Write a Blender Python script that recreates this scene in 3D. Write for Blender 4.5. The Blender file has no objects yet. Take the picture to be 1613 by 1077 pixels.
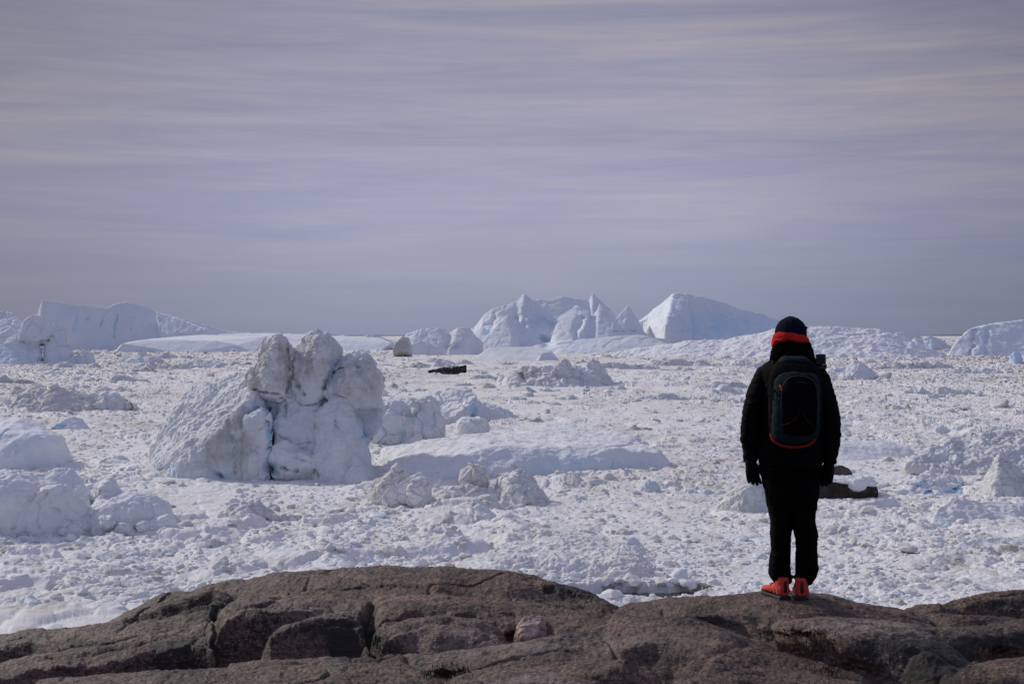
import bpy, bmesh, math, random
import numpy as np
from mathutils import Vector

# ------------------------------------------------------------------ camera, sky, sun, exposure
SC = bpy.context.scene
COL = SC.collection
CZ = 15.0            # camera height above the water
FPX = 2240.3         # focal length in photo pixels (1613 wide)
HOR = 528.0          # horizon row of the photo
K = CZ * FPX
SUN_AZ, SUN_EL = -52.0, 33.0      # degrees: left of the view direction, above the horizon

cam = bpy.data.cameras.new('camera')
cam.lens = 50; cam.sensor_width = 36; cam.clip_start = 0.1; cam.clip_end = 120000
cam.shift_y = -10.5 / 1613
co = bpy.data.objects.new('camera', cam); COL.objects.link(co)
co.location = (0, 0, CZ); co.rotation_euler = (math.radians(90), 0, 0)
SC.camera = co

SC.view_settings.view_transform = 'Standard'
SC.view_settings.look = 'None'
SC.view_settings.exposure = 0.0
SC.view_settings.gamma = 1.0
SC.cycles.use_denoising = True
SC.cycles.max_bounces = 10; SC.cycles.diffuse_bounces = 8

def world():
    w = bpy.data.worlds.new('World'); SC.world = w; w.use_nodes = True
    nt = w.node_tree; nt.nodes.clear()
    N = lambda t, **k: _mk(nt, t, **k)
    out = N('ShaderNodeOutputWorld'); bg = N('ShaderNodeBackground'); bg.inputs[1].default_value = 0.1
    sky = N('ShaderNodeTexSky'); sky.sky_type = 'NISHITA'; sky.sun_disc = False
    sky.sun_elevation = math.radians(SUN_EL); sky.sun_rotation = math.radians(SUN_AZ)
    sky.dust_density = 2.0
    tc = N('ShaderNodeTexCoord')
    mp = N('ShaderNodeMapping'); mp.inputs['Scale'].default_value = (4.5, 4.5, 70); mp.inputs['Rotation'].default_value = (0, math.radians(1.2), 0)
    n1 = N('ShaderNodeTexNoise'); n1.inputs['Scale'].default_value = 1.0; n1.inputs['Detail'].default_value = 7; n1.inputs['Roughness'].default_value = .58; n1.inputs['Distortion'].default_value = .5
    mp2 = N('ShaderNodeMapping'); mp2.inputs['Scale'].default_value = (2.0, 2.0, 14); mp2.inputs['Location'].default_value = (3.1, 1.7, .4)
    n2 = N('ShaderNodeTexNoise'); n2.inputs['Scale'].default_value = 1.0; n2.inputs['Detail'].default_value = 4
    L = nt.links.new
    L(tc.outputs['Generated'], mp.inputs[0]); L(mp.outputs[0], n1.inputs[0])
    L(tc.outputs['Generated'], mp2.inputs[0]); L(mp2.outputs[0], n2.inputs[0])
    sep = N('ShaderNodeSeparateXYZ'); L(tc.outputs['Generated'], sep.inputs[0])
    # streak strength fades towards the horizon
    fade = N('ShaderNodeMapRange'); L(sep.outputs[2], fade.inputs[0])
    fade.inputs[1].default_value = .02; fade.inputs[2].default_value = .13; fade.inputs[3].default_value = .25; fade.inputs[4].default_value = 1.0
    mixn = N('ShaderNodeMath'); mixn.operation = 'MULTIPLY_ADD'; L(n2.outputs[0], mixn.inputs[0]); mixn.inputs[1].default_value = .9; mixn.inputs[2].default_value = -.45
    addn = N('ShaderNodeMath'); addn.operation = 'ADD'; L(n1.outputs[0], addn.inputs[0]); L(mixn.outputs[0], addn.inputs[1])
    mp3 = N('ShaderNodeMapping'); mp3.inputs['Scale'].default_value = (13, 13, 210); mp3.inputs['Rotation'].default_value = (0, math.radians(.8), 0)
    n3 = N('ShaderNodeTexNoise'); n3.inputs['Scale'].default_value = 1.0; n3.inputs['Detail'].default_value = 5; n3.inputs['Roughness'].default_value = .65; n3.inputs['Distortion'].default_value = .8
    L(tc.outputs['Generated'], mp3.inputs[0]); L(mp3.outputs[0], n3.inputs[0])
    m3 = N('ShaderNodeMath'); m3.operation = 'MULTIPLY_ADD'; L(n3.outputs[0], m3.inputs[0]); m3.inputs[1].default_value = .32; m3.inputs[2].default_value = -.16
    a3 = N('ShaderNodeMath'); a3.operation = 'ADD'; L(addn.outputs[0], a3.inputs[0]); L(m3.outputs[0], a3.inputs[1])
    addn = a3
    cen = N('ShaderNodeMath'); cen.operation = 'SUBTRACT'; L(addn.outputs[0], cen.inputs[0]); cen.inputs[1].default_value = .5
    mul = N('ShaderNodeMath'); mul.operation = 'MULTIPLY'; L(cen.outputs[0], mul.inputs[0]); L(fade.outputs[0], mul.inputs[1])
    ad2 = N('ShaderNodeMath'); ad2.operation = 'ADD'; L(mul.outputs[0], ad2.inputs[0]); ad2.inputs[1].default_value = .5
    cr = N('ShaderNodeValToRGB'); L(ad2.outputs[0], cr.inputs[0])
    e = cr.color_ramp.elements
    e[0].position = .17; e[0].color = (.258, .268, .40, 1)
    e[1].position = .87; e[1].color = (.475, .440, .455, 1)
    m = cr.color_ramp.elements.new(.5); m.color = (.345, .339, .448, 1)
    # elevation tone of the cloud sheet: cool grey at the horizon, warmer above
    el = N('ShaderNodeValToRGB'); L(sep.outputs[2], el.inputs[0])
    e = el.color_ramp.elements
    e[0].position = 0.0; e[0].color = (.74, .86, .93, 1)
    e[1].position = 1.0; e[1].color = (1.25, 1.25, 1.3, 1)
    m = el.color_ramp.elements.new(.09); m.color = (.92, .96, 1.10, 1)
    m = el.color_ramp.elements.new(.15); m.color = (1.07, 1.03, .99, 1)
    m = el.color_ramp.elements.new(.24); m.color = (.80, .78, .79, 1)
    m = el.color_ramp.elements.new(.4); m.color = (1.1, 1.08, 1.12, 1)
    mm = N('ShaderNodeMix'); mm.data_type = 'RGBA'; mm.blend_type = 'MULTIPLY'; mm.inputs[0].default_value = 1
    L(cr.outputs[0], mm.inputs[6]); L(el.outputs[0], mm.inputs[7])
    sc = N('ShaderNodeMix'); sc.data_type = 'RGBA'; sc.blend_type = 'MULTIPLY'; sc.inputs[0].default_value = 1
    L(mm.outputs[2], sc.inputs[6]); sc.inputs[7].default_value = (9.6, 9.6, 9.6, 1)
    fin = N('ShaderNodeMix'); fin.data_type = 'RGBA'; fin.inputs[0].default_value = .92
    L(sky.outputs[0], fin.inputs[6]); L(sc.outputs[2], fin.inputs[7])
    
    # lens vignette put into the sky colour: darker to either side
    ax = N('ShaderNodeMath'); ax.operation = 'ABSOLUTE'; L(sep.outputs[0], ax.inputs[0])
    vx = N('ShaderNodeMapRange'); vx.interpolation_type = 'SMOOTHSTEP'; L(ax.outputs[0], vx.inputs[0]); vx.inputs[1].default_value = .08; vx.inputs[2].default_value = .42; vx.inputs[3].default_value = 1.05; vx.inputs[4].default_value = .70
    vm = N('ShaderNodeMix'); vm.data_type = 'RGBA'; vm.blend_type = 'MULTIPLY'; vm.inputs[0].default_value = 1; L(fin.outputs[2], vm.inputs[6]); L(vx.outputs[0], vm.inputs[7]); fin = vm
    # thin cloud is brighter on the sun's side than behind the viewer
    side = N('ShaderNodeMapRange'); L(sep.outputs[1], side.inputs[0]); side.inputs[1].default_value = -.7; side.inputs[2].default_value = .75; side.inputs[3].default_value = 1.0; side.inputs[4].default_value = 0.0
    tint = N('ShaderNodeMix'); tint.data_type = 'RGBA'; L(side.outputs[0], tint.inputs[0]); tint.inputs[6].default_value = (1, 1, 1, 1); tint.inputs[7].default_value = (.76, .90, 1.10, 1)
    sd = N('ShaderNodeMix'); sd.data_type = 'RGBA'; sd.blend_type = 'MULTIPLY'; sd.inputs[0].default_value = 1; L(fin.outputs[2], sd.inputs[6]); L(tint.outputs[2], sd.inputs[7])
    L(sd.outputs[2], bg.inputs[0]); L(bg.outputs[0], out.inputs[0])

def _mk(nt, t, **k):
    n = nt.nodes.new(t)
    for a, b in k.items(): setattr(n, a, b)
    return n
world()

sl = bpy.data.lights.new('sun', 'SUN'); sl.energy = 2.25; sl.angle = math.radians(3.0); sl.color = (1.0, .945, .87)
so = bpy.data.objects.new('sun', sl); COL.objects.link(so)
_a, _e = math.radians(SUN_AZ), math.radians(SUN_EL)
so.rotation_euler = Vector((math.sin(_a)*math.cos(_e), math.cos(_a)*math.cos(_e), math.sin(_e))).to_track_quat('Z', 'Y').to_euler()

# ------------------------------------------------------------------ numpy noise
def _h(ix, iy, iz, s):
    h = (ix.astype(np.int64)*374761393 + iy.astype(np.int64)*668265263 + iz.astype(np.int64)*2147483647*3 + s*1274126177) & 0xFFFFFFFF
    h = ((h ^ (h >> 13))*1274126177) & 0xFFFFFFFF
    h = ((h ^ (h >> 16))*2246822519) & 0xFFFFFFFF
    return h ^ (h >> 15)
def rnd(ix, iy, iz, s): return (_h(ix, iy, iz, s) & 0xFFFFFF) / float(0x1000000)
_G = np.random.RandomState(5).normal(size=(256, 3)); _G /= np.linalg.norm(_G, axis=1)[:, None]
def perlin(P, seed=0):
    P = np.asarray(P, float); i = np.floor(P).astype(np.int64); f = P - i
    u = f*f*f*(f*(f*6-15)+10); r = np.zeros(len(P))
    for a in (0, 1):
        wa = u[:, 0] if a else 1-u[:, 0]
        for b in (0, 1):
            wb = u[:, 1] if b else 1-u[:, 1]
            for c in (0, 1):
                wc = u[:, 2] if c else 1-u[:, 2]
                g = _G[_h(i[:, 0]+a, i[:, 1]+b, i[:, 2]+c, seed) & 255]
                r += wa*wb*wc*(g[:, 0]*(f[:, 0]-a)+g[:, 1]*(f[:, 1]-b)+g[:, 2]*(f[:, 2]-c))
    return r*1.4
def fbm(P, oct=4, seed=0, gain=.5, ridged=False):
    r = np.zeros(len(P)); a = 1.0; P = np.array(P, float)
    for o in range(oct):
        n = perlin(P, seed+o*17)
        r += a*((1-2*np.abs(n)) if ridged else n); a *= gain; P = P*2.03+11.3
    return r
def worley(x, y, seed=0):
    ix = np.floor(x).astype(np.int64); iy = np.floor(y).astype(np.int64)
    F1 = np.full(len(x), 9.0); F2 = np.full(len(x), 9.0); id_ = np.zeros(len(x)); DX = np.zeros(len(x)); DY = np.zeros(len(x))
    z = np.zeros_like(ix)
    for a in (-1, 0, 1):
        for b in (-1, 0, 1):
            cx = ix+a; cy = iy+b
            dx = x-(cx+rnd(cx, cy, z, seed)); dy = y-(cy+rnd(cx, cy, z, seed+1))
            d = np.sqrt(dx*dx+dy*dy); m = d < F1
            F2 = np.where(m, F1, np.minimum(F2, d))
            id_ = np.where(m, rnd(cx, cy, z, seed+2), id_); DX = np.where(m, dx, DX); DY = np.where(m, dy, DY)
            F1 = np.where(m, d, F1)
    return F1, F2, id_, DX, DY
def worley3(P, seed=0):
    i = np.floor(P).astype(np.int64); F1 = np.full(len(P), 9.0); F2 = F1.copy(); id_ = np.zeros(len(P))
    for a in (-1, 0, 1):
        for b in (-1, 0, 1):
            for c in (-1, 0, 1):
                q = i+np.array([a, b, c])
                d = np.sqrt(sum((P[:, k]-(q[:, k]+rnd(q[:, 0], q[:, 1], q[:, 2], seed+k)))**2 for k in range(3)))
                m = d < F1; F2 = np.where(m, F1, np.minimum(F2, d)); id_ = np.where(m, rnd(q[:, 0], q[:, 1], q[:, 2], seed+5), id_); F1 = np.where(m, d, F1)
    return F1, F2, id_
def sstep(a, b, x):
    t = np.clip((x-a)/(b-a), 0, 1); return t*t*(3-2*t)

# ------------------------------------------------------------------ mesh helpers
def mesh_arr(name, V, F, attrs=None, smooth=True):
    """V (n,3); F (m,k) of equal sized faces, or a list of such arrays"""
    me = bpy.data.meshes.new(name)
    Fs = F if isinstance(F, list) else [F]
    Fs = [np.asarray(f, np.int32) for f in Fs if len(f)]
    me.vertices.add(len(V)); me.vertices.foreach_set('co', np.asarray(V, np.float32).ravel())
    loops = np.concatenate([f.ravel() for f in Fs]); me.loops.add(len(loops)); me.loops.foreach_set('vertex_index', loops)
    tot = np.concatenate([np.full(len(f), f.shape[1], np.int32) for f in Fs]); st = np.concatenate([[0], np.cumsum(tot)[:-1]]).astype(np.int32)
    me.polygons.add(len(tot)); me.polygons.foreach_set('loop_start', st)
    me.update(calc_edges=True)
    me.polygons.foreach_set('use_smooth', np.full(len(tot), smooth, bool))
    for k, v in (attrs or {}).items():
        a = me.attributes.new(k, 'FLOAT', 'POINT'); a.data.foreach_set('value', np.asarray(v, np.float32))
    me.validate()
    return me
def put(name, me, mat=None, parent=None, **props):
    o = bpy.data.objects.new(name, me); COL.objects.link(o)
    if mat is not None: me.materials.append(mat)
    if parent is not None: o.parent = parent
    for k, v in props.items():
        if v is not None: o[k] = v
    return o
def empty(name, loc, **props):
    o = bpy.data.objects.new(name, None); COL.objects.link(o); o.location = loc; o.empty_display_size = .1
    for k, v in props.items():
        if v is not None: o[k] = v
    return o
def remesh(parts, vox):
    """union of closed (V, F-list) parts as one evenly gridded skin"""
    me = bpy.data.meshes.new('tmp'); V = []; F = []; n = 0
    for v, f in parts:
        V += [tuple(p) for p in v]; F += [tuple(int(i)+n for i in q) for q in f]; n += len(v)
    me.from_pydata(V, [], F); me.update()
    o = bpy.data.objects.new('tmp', me); COL.objects.link(o)
    md = o.modifiers.new('r', 'REMESH'); md.mode = 'VOXEL'; md.voxel_size = vox; md.adaptivity = 0
    dg = bpy.context.evaluated_depsgraph_get(); ev = o.evaluated_get(dg)
    m2 = bpy.data.meshes.new_from_object(ev)
    v = np.empty(len(m2.vertices)*3, np.float32); m2.vertices.foreach_get('co', v)
    l = np.empty(len(m2.loops), np.int32); m2.loops.foreach_get('vertex_index', l)
    bpy.data.objects.remove(o); bpy.data.meshes.remove(me); bpy.data.meshes.remove(m2)
    return v.reshape(-1, 3).astype(float), l.reshape(-1, 4)
def normals(V, F):
    a = V[F[:, 2]]-V[F[:, 0]]; b = V[F[:, 3]]-V[F[:, 1]]; fn = np.cross(a, b); N = np.zeros_like(V)
    for k in range(4):
        for c in range(3): N[:, c] += np.bincount(F[:, k], fn[:, c], len(V))
    return N/np.maximum(np.linalg.norm(N, axis=1), 1e-12)[:, None]
def relax(V, F, n, f=.5):
    E = np.concatenate([F[:, [0, 1]], F[:, [1, 2]], F[:, [2, 3]], F[:, [3, 0]]]); a = np.concatenate([E[:, 0], E[:, 1]]); b = np.concatenate([E[:, 1], E[:, 0]])
    cnt = np.maximum(np.bincount(a, minlength=len(V)), 1)
    for _ in range(n):
        S = np.stack([np.bincount(a, V[b, c], len(V)) for c in range(3)], 1)/cnt[:, None]
        V = V+f*(S-V)
    return V
def hull(pts):
    bm = bmesh.new()
    for p in pts: bm.verts.new(p)
    r = bmesh.ops.convex_hull(bm, input=bm.verts)
    bmesh.ops.delete(bm, geom=[v for v in bm.verts if not v.link_faces], context='VERTS')
    bmesh.ops.recalc_face_normals(bm, faces=bm.faces)
    bm.verts.index_update()
    V = [tuple(v.co) for v in bm.verts]; F = [tuple(v.index for v in f.verts) for f in bm.faces]; bm.free()
    return V, F
def crom(P, m):
    """smooth curve through the rows of P, m samples per span"""
    P = np.asarray(P, float); Q = np.vstack([2*P[0]-P[1], P, 2*P[-1]-P[-2]]); out = []
    for i in range(1, len(Q)-2):
        t = np.linspace(0, 1, m, endpoint=False)[:, None]; a, b, c, d = Q[i-1], Q[i], Q[i+1], Q[i+2]
        out.append(.5*((2*b)+(c-a)*t+(2*a-5*b+4*c-d)*t*t+(-a+3*b-3*c+d)*t**3))
    return np.vstack(out+[Q[-2][None]])
def loft(R, n=40, m=4, pw=2.0):
    """rings (cx, cy, z, rx, ry) stacked along z, smoothly joined, closed ends"""
    R = crom(R, m); t = np.linspace(0, 2*np.pi, n, endpoint=False)
    c, s = np.cos(t), np.sin(t); cc = np.sign(c)*np.abs(c)**(2/pw); ss = np.sign(s)*np.abs(s)**(2/pw)
    V = np.concatenate([np.stack([r[0]+r[3]*cc, r[1]+r[4]*ss, np.full(n, r[2])], 1) for r in R]); F = []
    up = R[-1][2] > R[0][2]
    for i in range(len(R)-1):
        for j in range(n):
            q = (i*n+j, i*n+(j+1) % n, (i+1)*n+(j+1) % n, (i+1)*n+j); F.append(q if up else q[::-1])
    a = tuple(range(n)); b = tuple((len(R)-1)*n+k for k in range(n))
    F += [a[::-1], b] if up else [a, b[::-1]]
    return V, F
def tube(P, r, n=10, m=5):
    """round bar along points; r a number or one radius per point"""
    P = np.asarray(P, float); r = np.full(len(P), r) if np.isscalar(r) else np.asarray(r, float)
    C = crom(np.hstack([P, r[:, None]]), m); Q = C[:, :3]; rr = C[:, 3]
    T = np.gradient(Q, axis=0); T /= np.linalg.norm(T, axis=1)[:, None]
    up = np.array([0, 0, 1.0]) if abs(T[0][2]) < .9 else np.array([0, 1.0, 0]); V = []; t = np.linspace(0, 2*np.pi, n, endpoint=False)
    for i in range(len(Q)):
        s = np.cross(T[i], up); s /= np.linalg.norm(s)+1e-9; up = np.cross(s, T[i])
        V.append(Q[i]+rr[i]*(np.cos(t)[:, None]*s+np.sin(t)[:, None]*up))
    V = np.concatenate(V); F = [(i*n+j, (i+1)*n+j, (i+1)*n+(j+1) % n, i*n+(j+1) % n) for i in range(len(Q)-1) for j in range(n)]
    F = [q[::-1] for q in F]
    F += [tuple(range(n))[::-1], tuple((len(Q)-1)*n+k for k in range(n))]
    return V, F
def poly(name, parts, mat, parent=None, smooth=True, **props):
    V = []; F = []; n = 0
    for v, f in parts:
        V += [tuple(p) for p in v]; F += [tuple(int(i)+n for i in q) for q in f]; n += len(v)
    me = bpy.data.meshes.new(name); me.from_pydata(V, [], F); me.update()
    bm = bmesh.new(); bm.from_mesh(me); bmesh.ops.recalc_face_normals(bm, faces=bm.faces); bm.to_mesh(me); bm.free()
    me.polygons.foreach_set('use_smooth', [smooth]*len(me.polygons))
    return put(name, me, mat, parent, **props)
def P3(px, py, D): return ((px-806.5)/FPX*D, D, CZ-(py-HOR)/FPX*D)

# ------------------------------------------------------------------ materials
def mat(name, col, rough=.7, spec=.3, noise=0, nscale=40, bump=0, bscale=200, sheen=0):
    m = bpy.data.materials.new(name); m.use_nodes = True; nt = m.node_tree; b = nt.nodes['Principled BSDF']; L = nt.links.new
    b.inputs['Base Color'].default_value = (*col, 1); b.inputs['Roughness'].default_value = rough; b.inputs['Specular IOR Level'].default_value = spec
    if sheen: b.inputs['Sheen Weight'].default_value = sheen
    tc = _mk(nt, 'ShaderNodeTexCoord')
    if noise:
        n = _mk(nt, 'ShaderNodeTexNoise'); n.inputs['Scale'].default_value = nscale; n.inputs['Detail'].default_value = 5; L(tc.outputs['Object'], n.inputs[0])
        r = _mk(nt, 'ShaderNodeValToRGB'); L(n.outputs[0], r.inputs[0])
        r.color_ramp.elements[0].position = .3; r.color_ramp.elements[0].color = (*[c*(1-noise) for c in col], 1)
        r.color_ramp.elements[1].position = .7; r.color_ramp.elements[1].color = (*[min(1, c*(1+noise)) for c in col], 1)
        L(r.outputs[0], b.inputs['Base Color'])
    if bump:
        n = _mk(nt, 'ShaderNodeTexNoise'); n.inputs['Scale'].default_value = bscale; n.inputs['Detail'].default_value = 4; L(tc.outputs['Object'], n.inputs[0])
        bp = _mk(nt, 'ShaderNodeBump'); bp.inputs['Strength'].default_value = bump; bp.inputs['Distance'].default_value = .01; L(n.outputs[0], bp.inputs['Height']); L(bp.outputs[0], b.inputs['Normal'])
    return m

def ice_mat(name, unit, streak=1.0, bump=.5):
    """snowy ice; 'unit' = metres of the finest grain; the attributes dirt and blue carry sediment, clear-ice patches and some painted shade"""
    m = bpy.data.materials.new(name); m.use_nodes = True; nt = m.node_tree; b = nt.nodes['Principled BSDF']; L = nt.links.new
    tc = _mk(nt, 'ShaderNodeTexCoord')
    def noise(sc, det=5, src=None, rough=.55):
        n = _mk(nt, 'ShaderNodeTexNoise'); n.inputs['Scale'].default_value = sc; n.inputs['Detail'].default_value = det; n.inputs['Roughness'].default_value = rough
        L(src if src is not None else tc.outputs['Object'], n.inputs[0]); return n.outputs[0]
    def math_(op, a, bb):
        n = _mk(nt, 'ShaderNodeMath'); n.operation = op
        for i, v in enumerate((a, bb)):
            if isinstance(v, (int, float)): n.inputs[i].default_value = v
            else: L(v, n.inputs[i])
        return n.outputs[0]
    def rng(v, a, c, lo=0., hi=1.):
        n = _mk(nt, 'ShaderNodeMapRange'); L(v, n.inputs[0]); n.inputs[1].default_value = a; n.inputs[2].default_value = c; n.inputs[3].default_value = lo; n.inputs[4].default_value = hi; return n.outputs[0]
    def mix(f, a, c):
        n = _mk(nt, 'ShaderNodeMix'); n.data_type = 'RGBA'
        L(f, n.inputs[0])
        for i, v in ((6, a), (7, c)):
            if isinstance(v, tuple): n.inputs[i].default_value = (*v, 1)
            else: L(v, n.inputs[i])
        return n.outputs[2]
    ad = _mk(nt, 'ShaderNodeAttribute'); ad.attribute_name = 'dirt'; ab = _mk(nt, 'ShaderNodeAttribute'); ab.attribute_name = 'blue'
    nA = noise(1/(unit*40)); nB = noise(1/(unit*9), 6, rough=.65); nC = noise(1/(unit*3), 3)
    base = mix(rng(nA, .3, .7), (.83, .82, .81), (.89, .885, .88))
    df = math_('MULTIPLY', ad.outputs['Fac'], rng(nB, .32, .62, .25, 1.25))
    base = mix(math_('MINIMUM', df, 1.0), base, (.50, .465, .40))
    # small sediment specks
    sp = math_('MULTIPLY', rng(nC, .60, .72), math_('MULTIPLY', ad.outputs['Fac'], .8))
    base = mix(sp, base, (.30, .275, .235))
    bf = math_('MULTIPLY', ab.outputs['Fac'], rng(nB, .25, .6, .5, 1.1))
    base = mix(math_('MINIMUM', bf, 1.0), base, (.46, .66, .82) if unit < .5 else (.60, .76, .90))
    L(base, b.inputs['Base Color']); b.inputs['Roughness'].default_value = .75; b.inputs['Specular IOR Level'].default_value = .2
    nD = noise(1/(unit*5), 8, rough=.7)
    bp = _mk(nt, 'ShaderNodeBump'); bp.inputs['Strength'].default_value = bump; bp.inputs['Distance'].default_value = unit*2.2; L(nD, bp.inputs['Height']); L(bp.outputs[0], b.inputs['Normal'])
    return m
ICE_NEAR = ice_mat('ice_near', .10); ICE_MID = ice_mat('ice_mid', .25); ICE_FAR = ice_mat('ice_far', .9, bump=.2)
ICE_CHUNK = ice_mat('ice_chunk', .12, bump=.4)

# ------------------------------------------------------------------ ice field (floor of packed brash)
# open leads: dark water between the floes (x, y, half length, half width, turn)
LEADS = [((1000-806.5)/FPX*84.2, 84.2, 4.2, 1.25, .10)]
def ice_h(x, y, fine=True):
    """height of the packed ice above the water"""
    P = np.stack([x, y, np.zeros_like(x)], 1)
    dist = np.hypot(x, y)
    res = np.maximum(np.where(y < 77, .9, dist*dist/K*.5), .05)                     # spacing of grid rows at this distance
    rough = sstep(-.30, .30, fbm(P/np.array([38., 55., 1])+3.3, 3, 40))
    h = -.02+.34*fbm(P/26., 3, 41)+.18*rough
    for cell, amp, sd, t in ((9., .8, 50, .68), (4., .55, 60, .55), (1.8, .26, 70, .35), (.8, .12, 80, .2)):
        if not fine and cell < 1: continue
        w = np.clip(1.6-res/cell*1.2, 0, 1)
        if w.max() <= 0: continue
        wx = x/cell+.25*perlin(P/cell*1.7, sd+7); wy = y/cell/1.15+.25*perlin(P/cell*1.7+9, sd+8)
        F1, F2, idc, dx, dy = worley(wx, wy, sd)
        edge = F2-F1; on = sstep(t, 1.0, idc)
        prof = np.minimum(sstep(0, .32, edge), 1)*(.75+.8*(idc*7 % 1-.5)*dx+.8*(idc*13 % 1-.5)*dy)
        h += w*amp*(on*(.20+.9*rough))*prof - w*amp*.10*(1-sstep(0, .10, edge))
    if fine is not None:
        m_ = np.clip(fbm(P/np.array([16., 24., 1]), 4, 95)-.28, 0, 1.2); h += 1.6*m_*sstep(110, 200, dist)
    lx, ly = LEADS[0][:2]; h -= .42*np.exp(-((x-lx)/6.)**4-((y-ly+2.6)/2.4)**4)
    h = np.where(np.hypot(x-31.3, y-131.5) < 9, h-(.15+np.maximum(h, 0))*np.exp(-(((x-31.3)/5)**2+((y-131.5)/4)**2)**2), h)
    h += .05*fbm(P/.5, 3, 90)*np.clip(1.5-res/.6, 0, 1)
    return h
def lead_mask(x, y):
    m = np.zeros_like(x)
    for lx, ly, a, b, t in LEADS:
        c, s = math.cos(t), math.sin(t); u = (x-lx)*c+(y-ly)*s; v = -(x-lx)*s+(y-ly)*c
        w_ = .30*perlin(np.stack([x, y, 0*x], 1)/.7, 96)+.22*perlin(np.stack([x, y, 0*x], 1)/.28, 97); m = np.maximum(m, 1-sstep(.75, 1.2, np.sqrt((u/a)**2+((v+.25*np.sin(u*1.3))/b)**2)+w_))
    return m
def dirt_field(x, y):
    """sediment: patches of several sizes, long across the view"""
    P = np.stack([x, y, np.zeros_like(x)], 1)
    a = fbm(P/np.array([70., 110., 1])+5, 3, 120); b = fbm(P/np.array([11., 22., 1])+7, 3, 121); c = fbm(P/np.array([2.2, 5., 1])+1, 3, 122)
    far = sstep(150, 700, y)
    e = fbm(P/np.array([5., 26., 1])+2, 3, 123)
    return np.clip(.95*far*sstep(.08, .5, e)+.17+.30*sstep(-.2, .7, a)+.42*sstep(0, .6, b)*(.4+.6*sstep(-.3, .5, a))+.45*sstep(.15, .6, c)*(1-far), 0, 1)
def build_ice():
    v = np.concatenate([np.array([.35, .6, .9]), np.arange(1.3, 436, .48)]); ys = K/v
    ys = np.concatenate([ys, np.geomspace(ys[-1], 24, 260)[1:]])
    us = np.concatenate([np.linspace(-.62, -.40, 90)[:-1], np.linspace(-.40, .40, 1420), np.linspace(.40, .62, 90)[1:]])
    Y, U = np.meshgrid(ys, us, indexing='ij'); X = (U*Y).ravel(); Y = Y.ravel()
    jit = np.random.RandomState(3).uniform(-.5, .5, len(X))*np.minimum(Y*Y/K*.48, 40)*.8
    Y = Y+jit
    h = ice_h(X, Y); h *= np.clip(1.2-np.hypot(X, Y)/9000, .15, 1)
    lm = lead_mask(X, Y); h = h*(1-lm)-lm*2.2
    ny, nx = len(ys), len(us); idx = np.arange(ny*nx).reshape(ny, nx)
    F = np.stack([idx[:-1, :-1], idx[1:, :-1], idx[1:, 1:], idx[:-1, 1:]], -1).reshape(-1, 4)[:, ::-1]
    P = np.stack([X, Y, np.zeros_like(X)], 1)
    blue = .10*sstep(.15, .6, fbm(P/6.+31, 3, 130))
    me = mesh_arr('pack_ice', np.stack([X, Y, h], 1), F, {'dirt': dirt_field(X, Y), 'blue': blue})
    put('pack_ice', me, ICE_NEAR, kind='structure', label='packed white brash ice covering the fjord to the horizon')
build_ice()

def water():
    m = mat('sea_water', (.012, .03, .032), .08, .5, bump=.3, bscale=3)
    V = [(-60000, 20, -.46), (60000, 20, -.46), (60000, 90000, -.46), (-60000, 90000, -.46)]
    put('water', mesh_arr('water', np.array(V, float), np.array([[0, 1, 2, 3]])), m, kind='structure', label='dark open water showing in the leads between floes')
water()

def far_shore():
    m = mat('far_shore', (.20, .17, .17), .9, .1, .3, .002)
    xs = np.linspace(-16000, 16000, 260); P = np.stack([xs/1500, xs*0, xs*0], 1); cr = np.maximum(18+22*fbm(P, 4, 7), 2)
    V = np.concatenate([np.stack([xs, 30000+0*xs, -2+0*xs], 1), np.stack([xs, 31000+0*xs, cr], 1), np.stack([xs, 34000+0*xs, -2+0*xs], 1)])
    n = len(xs); i = np.arange(n-1); F = np.concatenate([np.stack([i+r*n, i+1+r*n, i+1+(r+1)*n, i+(r+1)*n], 1) for r in (0, 1)])
    put('far_shore', mesh_arr('far_shore', V, F), m, kind='structure', label='thin low brown shore on the horizon')
far_shore()

# ------------------------------------------------------------------ loose ice chunks
def ico(sub):
    bm = bmesh.new(); bmesh.ops.create_icosphere(bm, subdivisions=sub, radius=1); bm.verts.ensure_lookup_table()
    V = np.array([v.co[:] for v in bm.verts]); F = np.array([[v.index for v in f.verts] for f in bm.faces]); bm.free(); return V, F
def chunk_shape(seed, sub, nplane=9, soft=9., bump=.06):
    r = np.random.RandomState(seed); V, F = ico(sub)
    n = r.normal(size=(nplane, 3)); n /= np.linalg.norm(n, axis=1)[:, None]; d = r.uniform(.55, 1.0, nplane)
    q = np.maximum(V@n.T, 1e-3)/d; rad = 1/np.maximum(((q**soft).sum(1))**(1/soft), .8)
    V = V*rad[:, None]; V = V*(1+bump*fbm(V*2.2+seed, 3, seed))[:, None]
    return V*r.uniform(.8, 1.2, 3), F
_tangle = [0]
def rotz(V, a):
    c, s = np.cos(a), np.sin(a); return np.stack([V[:, 0]*c-V[:, 1]*s, V[:, 0]*s+V[:, 1]*c, V[:, 2]], 1)
def rand_rot(r):
    q = r.normal(size=4); q /= np.linalg.norm(q); w, x, y, z = q
    return np.array([[1-2*(y*y+z*z), 2*(x*y-z*w), 2*(x*z+y*w)], [2*(x*y+z*w), 1-2*(x*x+z*z), 2*(y*z-x*w)], [2*(x*z-y*w), 2*(y*z+x*w), 1-2*(x*x+y*y)]])
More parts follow.
